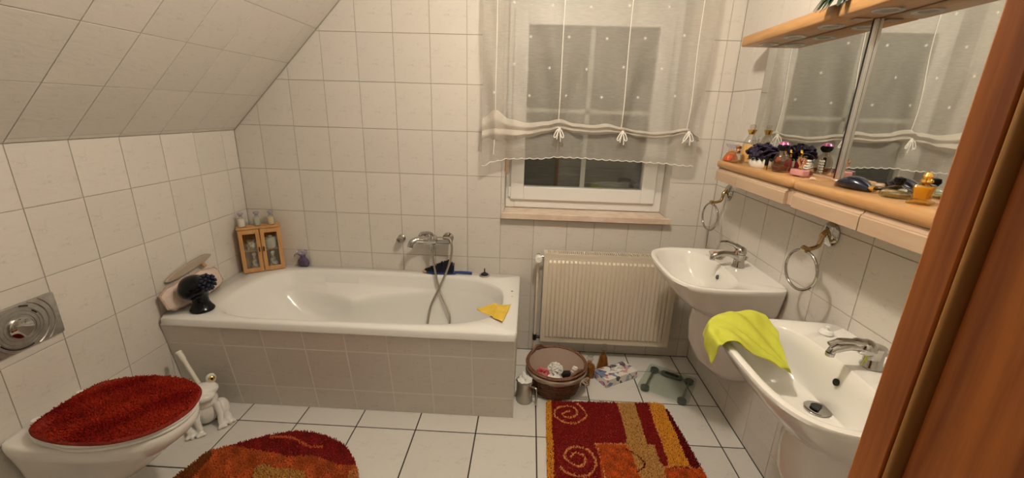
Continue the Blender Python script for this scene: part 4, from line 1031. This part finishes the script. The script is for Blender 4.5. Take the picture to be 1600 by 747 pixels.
for i, c in enumerate(CORD):
    zt = interp(TOPZ, c)
    W(MB().tube([(c+(-.002 if i == 0 else .004*(i-1))*0, YC+fold(c, z)-.0025, z) for z in [2.30+(zt-.0-2.30)*k/20 for k in range(21)]], .0019, 6).build('draw_cord', 'cord', cur))
    zb = interp(BOTZ, c)
    if i == 0:
        W(MB().tube([(c-.004, YC-.012, zb+.005), (c-.006, YC-.014, zb-.03), (c-.009, YC-.012, zb-.075)], .0028, 6).build('ribbon_tail', 'cord', cur)); continue
    c3 = V(c+.004, YC-.044, zb+.012)
    W(MB().sphere(c3, (.008, .006, .007), 10, 8).build('bow_knot', 'cord', cur))
    for s in (-1, 1):
        W(MB().tube(spline([c3, c3+V(s*.014, -.006, -.012), c3+V(s*.026, -.004, -.040), c3+V(s*.016, -.002, -.044), c3+V(s*.005, .0, -.014), c3], 6, False), .0030, 6).build('bow_loop', 'cord', cur))
        W(MB().tube(spline([c3, c3+V(s*.006, -.008, -.025), c3+V(s*.010-(.02 if (i == 3 and s < 0) else 0), -.006, -.055-(.012 if s > 0 else 0))], 6, False), .0027, 6).build('ribbon_tail', 'cord', cur))
st = MB()
for x, y in ((335, 15), (575, 35), (815, 45), (1055, 35), (1305, 40), (437, 228), (677, 230), (912, 242), (1150, 240), (1395, 222), (333, 400), (555, 425), (787, 432), (1012, 422), (1252, 430), (212, 578), (428, 597), (655, 597), (878, 608), (1110, 608), (1340, 600)):
    p = at(720+x/3.995, y/3.995, 'y', YC); p.y = YC+fold(p.x, p.z)-.0015
    for k in range(3):
        a = PI*k/3+.3; d = V(math.cos(a), 0, math.sin(a))*.0085; st.tube([p-d, p+d], [.0011, .0011], 4)
tag(W(st.build('embroidered_stars', 'cord', cur)), kind='stuff')
W(MB().tube([(1.40, YC, 2.305), (2.66, YC, 2.305)], .008, 10).build('curtain_rod', 'white_plastic', cur))
for x in (1.43, 2.63): W(MB().tube([(x, YC, 2.305), (x, -.0005, 2.305)], .005, 8).build('rod_bracket', 'white_plastic', cur))

# ------------------------------------------------------------------ washbasins
SZ = .832
def basin_ring(hw, front, z, back=0, exf=3.4, n=64, hb=None, cv=.20):
    """v = distance from the wall; returned in local coordinates: x = -v, y along the wall"""
    hb = hw if hb is None else hb; out = []
    for i in range(n):
        t = 2*PI*i/n; c, s_ = math.cos(t), math.sin(t)
        if c >= 0: v = cv+(front-cv)*abs(c)**(2/exf); y = hw*math.copysign(abs(s_)**(2/exf), s_)
        else:
            k = abs(c)**(2/12); v = cv-(cv-back)*k; w = hw+(hb-hw)*((cv-v)/max(1e-6, cv-back)); y = w*math.copysign(abs(s_)**(2/12), s_)
        out.append(V(-v, y, z))
    return out
def bowl_ring(hu, v0, v1, z, n=64, ex=3.0, exb=2.8):
    cv = (v0+v1)/2-.02; out = []
    for i in range(n):
        t = 2*PI*i/n; c, s_ = math.cos(t), math.sin(t); e = ex if c >= 0 else exb
        v = cv+((v1-cv) if c >= 0 else (cv-v0))*math.copysign(abs(c)**(2/e), c); y = hu*math.copysign(abs(s_)**(2/e), s_)
        out.append(V(-v, y, z))
    return out
def make_basin(label, group):
    t = thing('washbasin', label, 'washbasin', (RX-.0006, 0, 0), 0, group)
    R = [basin_ring(.15, .24, .640, hb=.17, cv=.12), basin_ring(.195, .31, .662, hb=.215, cv=.15), basin_ring(.236, .375, .712, hb=.250), basin_ring(.264, .425, .770, hb=.262), basin_ring(.281, .448, .805, hb=.268),
         basin_ring(.287, .457, .822, hb=.270), basin_ring(.284, .454, .830, hb=.268), basin_ring(.276, .446, SZ, hb=.262),
         bowl_ring(.258, .155, .435, SZ-.001), bowl_ring(.250, .16, .428, SZ-.008), bowl_ring(.232, .17, .408, SZ-.045, ex=2.7), bowl_ring(.20, .175, .37, SZ-.10, ex=2.4), bowl_ring(.14, .18, .32, SZ-.135, ex=2.2), bowl_ring(.07, .175, .275, SZ-.145, ex=2, exb=2), bowl_ring(.03, .195, .255, SZ-.148, ex=2, exb=2)]
    MB().loft(R, True, True).build('basin', 'ceramic', t, angle=50)
    # half pedestal below
    def ped(hw, front, z): return basin_ring(hw, front, z, cv=front*.35, exf=2.2, n=40)
    MB().loft([ped(.085, .09, .285), ped(.11, .15, .30), ped(.135, .215, .36), ped(.145, .25, .44), ped(.142, .258, .54), ped(.135, .25, .62), ped(.137, .256, .652)], True, True).build('half_pedestal', 'ceramic', t, angle=60)
    MB().lathe([(.001, .0), (.034, .0), (.035, .003), (.030, .005), (.022, .003), (.001, .004)], 24, M=Matrix.Translation((-.205, 0, SZ-.1455))).build('drain_ring', 'chrome', t)
    MB().prism([(.018*math.cos(a), .018*math.sin(a)) for a in [PI*.1+PI*1.2*i/16 for i in range(17)]], .0045, .0085, M=Matrix.Translation((-.205, 0, SZ-.1455))).build('drain_grate', 'black_plastic', t)
    MB().lathe([(.001, 0), (.0105, 0), (.0105, .003), (.001, .0031)], 18, M=basis((-.1735, 0, SZ-.052), (0, 1, 0), (.25, 0, .97), (-.97, 0, .25))).build('overflow_hole', 'black_plastic', t)
    return t
ba = make_basin('white washbasin with half pedestal between radiator and the nearer basin', 'washbasins on the right wall')
ba.location.y = -.565
bb_ = copy_tree(ba); bb_.location.y = -1.362; bb_['label'] = 'nearer white washbasin with the lime green cloth over its rim'
def make_tap(label):
    t = thing('basin_tap', label, 'tap', (RX-.085, 0, SZ+.0006), 0, 'basin taps')
    MB().lathe([(.001, 0), (.028, 0), (.028, .004), (.024, .01), (.022, .05), (.024, .062), (.001, .064)], 24).build('tap_body', 'chrome', t)
    MB().tube(spline([(0, 0, .040), (-.035, 0, .058), (-.08, 0, .062), (-.118, 0, .052), (-.126, 0, .040)], 5, False), [.017]*6+[.013]*9+[.0115]*6, 14).build('spout', 'chrome', t)
    MB().lathe([(.001, 0), (.0112, 0), (.0118, .010), (.001, .010)], 16, M=Matrix.Translation((-.1265, 0, .0305))).build('aerator', 'satin_chrome', t)
    mb = MB().lathe([(.024, .064), (.026, .072), (.022, .088), (.010, .097), (.001, .098)], 24, cap0=True)
    mb.tube(spline([(-.004, 0, .088), (-.035, 0, .104), (-.075, 0, .118), (-.100, 0, .117)], 5, False), [.013]*5+[.009]*6+[.0065]*5, 10)
    MB_l = mb.build('lever', 'chrome', t)
    MB().sphere((-.0245, .0, .078), (.0025, .005, .005), 8, 6).build('temperature_mark', 'soap', MB_l)
    MB().tube([(.018, 0, .03), (.030, 0, .032), (.034, 0, .05)], [.004, .004, .006], 8).build('popup_rod', 'chrome', t)
    return t
ta = make_tap('chrome single-lever tap on the far washbasin by the radiator'); ta.location.y = -.555; ta.rotation_euler = (0, 0, .05)
tb_ = copy_tree(ta); tb_.location.y = -1.352; tb_['label'] = 'chrome single-lever tap on the near washbasin beside the door frame'
for o in tb_.children:
    if o.name.startswith('lever'): o.rotation_euler = (0, -.32, 0); o.location = (-.006, 0, -.012)
# soap dish behind the far tap
sd = thing('soap_dish', 'small glass soap dish with red soap behind the far tap', 'soap dish', (RX-.13, -.435, SZ+.0006))
MB().lathe([(.001, 0), (.030, 0), (.040, .012), (.046, .022), (.043, .022), (.036, .012), (.028, .005), (.001, .005)], 28, sx=.85, sy=1.1).build('dish', 'clear_glass', sd)
tag(MB().prism([(p.x, p.y) for p in spline([(-.022, -.012), (-.012, -.022), (.010, -.020), (.022, -.008), (.020, .012), (.004, .022), (-.014, .018)], 4)], .0, .014, ch=.004).build('soap_bar', 'soap', loc=(RX-.13, -.435, SZ+.0125), rot=(.12, .1, .4)), 'red soap bar in the glass dish on the far washbasin', 'soap')
# white plug on the near basin
p = at(1291, 521, 'z', SZ)
pg = thing('basin_plug', 'small white plastic plug on the rim of the near washbasin', 'plug', (p.x-.004, p.y-.004, SZ+.0008))
MB().lathe([(.001, 0), (.020, 0), (.021, .004), (.016, .012), (.008, .014), (.001, .0145)], 20).build('stopper', 'white_plastic', pg)
MB().lathe([(.001, .0142), (.005, .0142), (.0035, .022), (.006, .026), (.001, .028)], 12).build('grip', 'white_plastic', pg)
# lime cloth draped over the front left rim of the near basin
cz = SZ+.0045
def lime(u, v):
    """v runs across the rim: 0 hangs outside, 1 lies inside the bowl; u runs along the rim from the back to the front"""
    b_ = math.radians(80-66*u); c = V(RX-.20, -1.362, 0)
    dv, du = math.cos(b_), math.sin(b_)
    k = 1/((dv/.262)**3.4+(du/.290)**3.4)**(1/3.4)
    wr = .013*math.sin(9*u+2.5*v)+.008*math.sin(19*u-5*v+1)
    if v < .42:
        q_ = (.42-v)/.42
        z = cz+.006-.075*max(0, q_-.30)*(.75+.5*u)-.008*q_; r_ = k+.010+.014*math.sin(PI*.5*min(1, 2*q_))+abs(wr)*q_*.7
    else:
        q_ = (v-.42)/.58; ln = .05+.19*math.sin(PI*min(1, max(0, .12+.80*u)))**1.3
        d_ = ln*q_; r_ = k+.008-d_
        z = cz+.006+.006*math.sin(PI*min(1, q_*1.5))-.42*max(0, d_-.035)-.0*q_+abs(wr)*.8
    return (c.x-dv*r_, c.y+du*r_, z)
cloth('face_cloth', 'lime_cloth', 'lime green cloth draped over the rim of the near washbasin', 'cloth', lime, (2.41, -1.20, SZ), thick=.004)

# ------------------------------------------------------------------ towel rings
def make_ring(label, y):
    t = thing('towel_ring', label, 'towel ring', (RX-.0005, y, 1.112), 0, 'towel rings')
    MB().lathe([(.001, 0), (.044, 0), (.044, .005), (.036, .012), (.016, .016), (.001, .017)], 32, M=basis((0, 0, 0), (0, 1, 0), (0, 0, 1), (-1, 0, 0))).build('wall_rose', 'chrome', t)
    MB().tube(spline([(-.012, 0, .012), (-.030, -.004, -.004), (-.040, -.01, -.040), (-.064, -.018, -.050), (-.092, -.026, -.052)], 6, False), [.010]*8+[.0075]*17, 10).build('arm', 'brass', t)
    MB().tube([(-.092, -.026-.012, -.052), (-.092, -.026+.012, -.052)], .0115, 12).build('ring_joint', 'brass', t)
    R0 = .072
    MB().tube([V(-.092-.010*math.cos(a), -.026+R0*math.cos(a)*.98, -.052-.005-R0+R0*math.sin(a)) for a in [2*PI*i/56 for i in range(56)]], .0052, 10, closed=True).build('ring', 'chrome', t)
    return t
make_ring('chrome towel ring on the wall above the far washbasin', -.168)
make_ring('chrome towel ring on the wall above the near washbasin', -.960)

# ------------------------------------------------------------------ mirror unit
Y0, YM, Y1 = -.335, -.950, -1.565
SH = 1.297; SX = 2.622
mu = thing('mirror_cabinet', 'beech mirror cabinet with lamp canopy, two mirrors, shelf and drawers', 'mirror cabinet', (RX, YM, SH))
def modoutline(xf, ya, yb, r=.018):
    """shelf board of one module seen from above: front corners rounded"""
    xw = RX-.0006; out = [(xw, ya), (xw, yb)]
    for k in range(6): a = PI/2*k/5; out.append((xf+r-r*math.sin(a), yb+r-r*math.cos(a)))
    for k in range(6): a = PI/2*k/5; out.append((xf+r-r*math.cos(a), ya-r+r*math.sin(a)))
    return out
for ya, yb in ((Y0, YM+.001), (YM-.001, Y1)):
    W(MB().prism(modoutline(SX, ya, yb), SH-.032, SH, ch=.007).build('shelf_board', 'beech', mu, angle=50))
    W(MB().prism(modoutline(2.642, ya, yb, .010), 1.799, 1.840, ch=.004).build('canopy_board', 'beech', mu, angle=50))
    W(MB().box(RX-.016, RX-.0006, yb+.003, ya-.003, SH+.0005, 1.7985).build('back_board', 'pale_beech', mu, smooth=False))
    m_ = W(MB().box(RX-.0195, RX-.0165, yb+.004, ya-.0, SH+.012, 1.7975).build('mirror_glass', 'mirror', mu, smooth=False))
    W(MB().prism(modoutline(SX+.016, ya-.004, yb+.004, .012), SH-.092, SH-.033, ch=.002).build('drawer_case', 'pale_beech', mu, angle=40))
    L_ = ya-yb
    cuts = ((ya-.012, ya-L_*.36), (ya-L_*.36-.003, ya-L_+.030)) if ya == Y0 else ((ya-.016, ya-L_*.52), (ya-L_*.52-.003, ya-L_+.014))
    for a, b in cuts:
        mb = MB()
        pr = [(SX+.018, SH-.0925), (SX+.002, SH-.0925), (SX+.001, SH-.052), (SX+.003, SH-.049), (SX+.003, SH-.046), (SX+.009, SH-.043), (SX+.012, SH-.034), (SX+.018, SH-.034)]
        mb.loft([[V(x, y, z) for x, z in pr] for y in (a, b)], True, True)
        W(mb.build('drawer_front', 'pale_beech', mu, angle=25, bevel=.001))
W(MB().box(RX-.030, RX-.020, YM-.010, YM+.002, SH+.008, 1.798).build('mirror_strip', 'silver', mu, smooth=False, bevel=.001))
W(MB().box(RX-.030, RX-.020, YM+.0025, YM+.009, SH+.008, 1.798).build('mirror_strip_gap_shade', 'black_plastic', mu, smooth=False))  # black bar: shade of the shadow gap beside the strip, done as colour
for i, (x, y) in enumerate(((2.716, -.430), (2.716, -.615), (2.714, -.820), (2.716, -1.055), (2.716, -1.25), (2.716, -1.45))):
    r = W(MB().lathe([(.024, -.001), (.030, -.003), (.036, -.003), (.038, 0), (.024, 0)], 32, M=Matrix.Translation((x, y, 1.7985)), cap0=False, cap1=False).build('spot_ring', 'satin_chrome', mu))
    MB().lathe([(.001, -.0008), (.0235, -.0008), (.0235, -.0002), (.001, -.0002)], 28, M=Matrix.Translation((x, y, 1.7985))).build('spot_glass', 'spot_lens' if mat('spot_lens', (.30, .25, .19), .25) else None, r)
W(MB().box(2.70, 2.745, -.93, -.955, 1.7945, 1.7988).build('switch_plate', 'tan_taupe', mu, smooth=False, bevel=.001))

# leafy plant on top of the canopy
pt = thing('artificial_plant', 'dark green leafy plant in a pot on top of the mirror canopy', 'plant', (2.700, -.955, 1.8406))
MB().lathe([(.001, 0), (.030, 0), (.036, .05), (.033, .05), (.028, .045), (.001, .045)], 20).build('pot', 'black_plastic', pt)
rng = random.Random(8)
for i in range(40):
    a = rng.uniform(0, 2*PI) if i > 21 else PI+rng.uniform(-.55, .55); L_ = rng.uniform(.07, .11) if i > 21 else rng.uniform(.09, .12); d = V(math.cos(a), math.sin(a), 0); sd_ = V(-d.y, d.x, 0)
    dr = rng.uniform(-.03, .02) if i > 21 else .062
    spine = [V(0, 0, .045)+d*(L_*k/5)+V(0, 0, .035*math.sin(PI*k/5)-(dr+.004)*(k/5)**2) for k in range(6)]
    w_ = [.003, .012, .018, .017, .011, .001]
    MB().loft([[p-sd_*w-V(0, 0, .001), p+V(0, 0, .0015), p+sd_*w-V(0, 0, .001)] for p, w in zip(spine, w_)], closed=False).build('leaf', 'leaf', pt)

# ------------------------------------------------------------------ things on the mirror shelf
ZS = SH+.0006
bag = thing('perfume_bottle', 'orange pouch-shaped perfume bottle at the far end of the shelf', 'perfume bottle', (2.668, -.372, ZS), .2, 'perfume bottles on the shelf')
N = 40
def pouch(z, r, k): return [V(r*(1+k*math.sin(7*2*PI*i/N))*math.cos(2*PI*i/N), .75*r*(1+k*math.sin(7*2*PI*i/N))*math.sin(2*PI*i/N), z) for i in range(N)]
MB().loft([pouch(0, .032, .02), pouch(.004, .036, .05), pouch(.02, .031, .08), pouch(.038, .019, .10), pouch(.048, .010, .05)], True, True).build('flask', 'orange_glass', bag)
MB().loft([pouch(.002, .028, .02), pouch(.004, .031, .04), pouch(.018, .026, .06), pouch(.030, .019, .06)], True, True).build('contents', 'orange_liquid' if mat('orange_liquid', (.62, .20, .06), .2) else None, bag)
MB().loft([pouch(.0485, .009, .05), pouch(.056, .010, .10), pouch(.066, .020, .14), pouch(.078, .032, .10)]).build('frosted_ruff', 'organza', bag)
MB().tube([V(.012*math.cos(a), .009*math.sin(a), .049) for a in [2*PI*i/16 for i in range(16)]], .0025, 6, closed=True).build('neck_cord', 'gold', bag)
bottle('perfume_bottle', 'small round perfume bottle with copper stopper next to the pouch-shaped bottle', 'perfume bottle', (2.664, -.443, ZS), [(.001, 0), (.026, 0), (.029, .006), (.027, .022), (.014, .036), (.009, .042)], 'clear_glass', [(.001, .0425), (.010, .0425), (.012, .052), (.009, .060), (.013, .066), (.012, .074), (.001, .080)], 'copper' if mat('copper', (.72, .42, .24), .2, metal=1) else None, 'perfume bottles on the shelf', fill=[(.001, .002), (.024, .004), (.024, .014), (.001, .015)], fillm='amber_liquid')
tall = bottle('lotion_bottle', 'tall clear bottle of orange lotion with a gold collar behind the shelf flowers', 'bottle', (2.734, -.396, ZS), [(.001, 0), (.030, 0), (.032, .006), (.032, .065), (.029, .085), (.018, .112), (.013, .120), (.013, .126)], 'clear_glass', [(.001, .150), (.010, .150), (.014, .158), (.012, .168), (.001, .172)], 'clear_glass', fill=[(.001, .003), (.028, .005), (.029, .064), (.026, .080), (.001, .081)], fillm='lotion' if mat('lotion', (.80, .48, .16), .4) else None)
MB().lathe([(.001, .1265), (.013, .1265), (.013, .130), (.020, .148), (.001, .149)], 20).build('gold_collar', 'gold', tall)
# flower pot
fpot = thing('flower_pot', 'white oval pot of dark purple artificial flowers on the mirror shelf', 'flower pot', (2.690, -.600, ZS), .2)
MB().lathe([(.001, 0), (.040, 0), (.048, .010), (.050, .026), (.046, .040), (.043, .040), (.046, .026), (.001, .02)], 28, sx=.8, sy=1.1).build('pot', 'ceramic', fpot)
rng = random.Random(31); blossom = None
for i in range(34):
    yv = .98-(i+.5)/34*1.1; r = math.sqrt(max(0, 1-yv*yv)); a = i*2.39996
    c = V(.040*r*math.cos(a), .056*r*math.sin(a), .050+.042*yv)
    if blossom is None:
        mb = MB()
        for k in range(5):
            b = 2*PI*k/5; mb.sphere((.0085*math.cos(b), .0085*math.sin(b), .003), (.0075, .0075, .004), 8, 6)
        mb.sphere((0, 0, .003), .004, 6, 5)
        blossom = mb.build('blossom', 'flower', fpot); o = blossom
    else: o = blossom.copy(); COL.objects.link(o)
    o.location = c; o.rotation_euler = (rng.uniform(-.8, .8)-.6*math.sin(a)*r, .9*math.cos(a)*r, rng.uniform(0, 6)); s_ = rng.uniform(.9, 1.35); o.scale = (s_, s_, s_)
mb = MB()
for i in range(16):
    a = 2*PI*i/16; d = V(math.cos(a)*.8, math.sin(a)*1.1, 0); sd_ = V(-d.y, d.x, 0).normalized()
    mb = MB().loft([[V(0, 0, .04)+d*q_*.055+V(0, 0, .012*math.sin(PI*q_)-.010*q_)-sd_*w, V(0, 0, .042)+d*q_*.055+V(0, 0, .012*math.sin(PI*q_)-.010*q_), V(0, 0, .04)+d*q_*.055+V(0, 0, .012*math.sin(PI*q_)-.010*q_)+sd_*w] for q_, w in ((.2, .003), (.5, .010), (.8, .010), (1.05, .001))], closed=False)
    mb.build('leaf', 'leaf', fpot)
# egg perfume bottle and neighbours
eg = bottle('perfume_bottle', 'egg-shaped perfume bottle with a pink and black ball cap', 'perfume bottle', (2.690, -.742, ZS), [(.001, .0), (.022, 0), (.026, .004), (.031, .022), (.030, .045), (.022, .066), (.012, .076), (.010, .080)], 'smoke_glass', [(.001, .0805), (.012, .0805), (.020, .090), (.0215, .098), (.018, .104)], 'black_gloss', 'perfume bottles on the shelf', fill=[(.001, .003), (.024, .006), (.027, .020), (.001, .021)], fillm='dark_perfume' if mat('dark_perfume', (.16, .05, .03), .2) else None)
MB().lathe([(.0182, .1035), (.0195, .104), (.015, .112), (.001, .117)], 20).build('pink_cap_top', 'pink_metal' if mat('pink_metal', (.62, .16, .36), .15, metal=.6) else None, eg)
ls = thing('lipstick', 'slim black lipstick with a gold base beside the flower pot', 'lipstick', (2.660, -.700, ZS))
MB().lathe([(.001, 0), (.0065, 0), (.0065, .018), (.001, .0185)], 14).build('base', 'gold', ls)
MB().lathe([(.001, .0187), (.007, .0187), (.007, .056), (.001, .058)], 14).build('cap', 'black_gloss', ls)
pk = thing('perfume_bottle', 'flat pink perfume bottle with a golden heart stopper on the shelf', 'perfume bottle', (2.694, -.862, ZS), .12, 'perfume bottles on the shelf')
MB().prism(rrect(-.020, .020, -.038, .038, .006), 0, .030, ch=.003).build('flask', 'pink_glass', pk)
MB().prism(rrect(-.014, .014, -.032, .032, .004), .004, .024, ch=.002).build('contents', 'pink_liquid' if mat('pink_liquid', (.72, .50, .48), .3) else None, pk)
hp_ = [V(0, .0011*16*math.sin(t)**3, .0011*(13*math.cos(t)-5*math.cos(2*t)-2*math.cos(3*t)-math.cos(4*t))+.052) for t in [2*PI*i/40 for i in range(40)]]
MB().tube(hp_, .0042, 8, closed=True).build('heart_stopper', 'copper', pk)
MB().lathe([(.001, .0302), (.007, .0302), (.006, .036), (.001, .037)], 12).build('neck', 'gold', pk)
gl = thing('golden_star_bottle', 'little dark red bottle with golden star stopper behind the egg bottle', 'perfume bottle', (2.750, -.690, ZS))
MB().lathe([(.001, 0), (.011, 0), (.014, .01), (.014, .032), (.008, .044), (.005, .05)], 18).build('flask', 'ruby_glass' if mat('ruby_glass', (.35, .02, .03), .08) else None, gl)
MB().prism([((.016 if k % 2 == 0 else .007)*math.sin(2*PI*k/10), (.016 if k % 2 == 0 else .007)*math.cos(2*PI*k/10)) for k in range(10)], -.004, .004, M=basis((0, 0, .066), (0, 1, 0), (0, 0, 1), (1, 0, 0))).build('star_stopper', 'gold', gl)
# ribbed hair clip against the mirror
hc = thing('hair_clip', 'pale ribbed hair clip standing against the mirror strip', 'hair clip', (2.744, -.812, ZS), .3)
for k in range(6): MB().prism(rrect(-.006, .006, -.014, .014, .003), .002+.0095*k, .0085+.0095*k, ch=.001).build('tooth', 'shell_white' if mat('shell_white', (.74, .70, .62), .4) else None, hc)
MB().box(-.004, .004, -.004, .004, 0, .058).build('spine', 'black_plastic', hc, bevel=.001)
# shells
def shell(label, loc, s_, rz, m):
    t = MB(); n = 18
    rings = []
    for k in range(9):
        q_ = k/8; rings.append([V((q_*.030*(1+.06*math.cos(12*math.atan2(math.sin(a), 1))))*math.cos(a*.5-PI/4)*1.0, q_*.032*math.sin((i/(n-1)-.5)*2.2), .010*math.sin(PI*q_*.75)*math.cos((i/(n-1)-.5)*2.6)+.0012*math.cos(i*2.1)*q_) for i, a in enumerate([PI*j/(n-1) for j in range(n)])])
    t.loft(rings, closed=False)
    o = t.build('seashell', m, loc=loc, rot=(0, 0, rz), solid=.002); o.scale = (s_, s_, s_)
    return tag(o, label, 'shell', 'shells on the shelf')
for nm, x, y, s_, rz, m in (('small brown shell next to the pink perfume bottle', 2.695, -.955, .55, 2.2, 'shell'), ('white scallop shell behind the navy leaf bottle', 2.735, -1.015, .95, .6, 'shell_white'),
                            ('cream shell between navy leaf bottle and mirror', 2.750, -1.085, .85, 2.6, 'shell'), ('brown shell at the mirror behind the green dome bottle', 2.752, -1.165, .75, 3.4, 'shell')):
    shell(nm, (x, y, ZS+.003), s_, rz, m)
nv = thing('leaf_bottle', 'navy blue leaf-shaped perfume bottle lying on the shelf', 'perfume bottle', (2.700, -1.128, ZS), -1.45, 'perfume bottles on the shelf')
rg = []
for k in range(13):
    q_ = k/12; w = .030*math.sin(PI*min(1, q_*.9+.02))**.8*(1 if q_ < .75 else 1); hgt = .040*math.sin(PI*min(1, q_*.86+.02))**.9
    rg.append([V(.075-.135*q_ if 0 else -.075+.125*q_, w*math.cos(a), max(0, hgt*.5+hgt*.5*math.sin(a))) for a in [2*PI*i/18 for i in range(18)]])
MB().loft(rg, True, True).build('flask', 'navy', nv)
MB().tube([(.050, 0, .012), (.066, 0, .013)], [.008, .008], 12).build('gold_collar', 'gold', nv)
MB().tube(spline([(.064, 0, .012), (.082, .004, .016), (.088, .008, .026), (.080, .010, .034)], 5, False), .0028, 8).build('curl', 'black_gloss', nv)
dm = bottle('perfume_bottle', 'low green-tinted glass dome bottle on the near shelf', 'perfume bottle', (2.724, -1.245, ZS), [(.001, 0), (.034, 0), (.037, .004), (.036, .012), (.028, .024), (.012, .031), (.006, .033)], 'green_glass', [(.001, .0335), (.008, .0335), (.014, .044), (.012, .054), (.001, .057)], 'black_gloss', 'perfume bottles on the shelf', fill=[(.001, .002), (.031, .004), (.030, .011), (.001, .012)], fillm='amber_liquid')
gb = thing('perfume_bottle', 'square golden amber perfume bottle with gold cap nearest the door', 'perfume bottle', (2.712, -1.335, ZS), .6, 'perfume bottles on the shelf'); gb.scale = (.68, .68, .88)
def sq(h, z): return [V(x*h, y*h, z) for x, y in rrect(-1, 1, -1, 1, .3, 3)]
MB().loft([sq(.034, 0), sq(.036, .003), sq(.034, .009), sq(.024, .013), sq(.024, .020), sq(.030, .050), sq(.026, .056), sq(.010, .060)], True, True).build('flask', 'gold_glass', gb)
MB().loft([sq(.020, .016), sq(.021, .022), sq(.026, .046), sq(.024, .050)], True, True).build('contents', 'gold_liquid' if mat('gold_liquid', (.62, .34, .05), .25) else None, gb)
MB().lathe([(.001, .0605), (.012, .0605), (.020, .064), (.018, .070), (.012, .073), (.016, .080), (.010, .090), (.001, .092)], 20).build('cap', 'gold', gb)
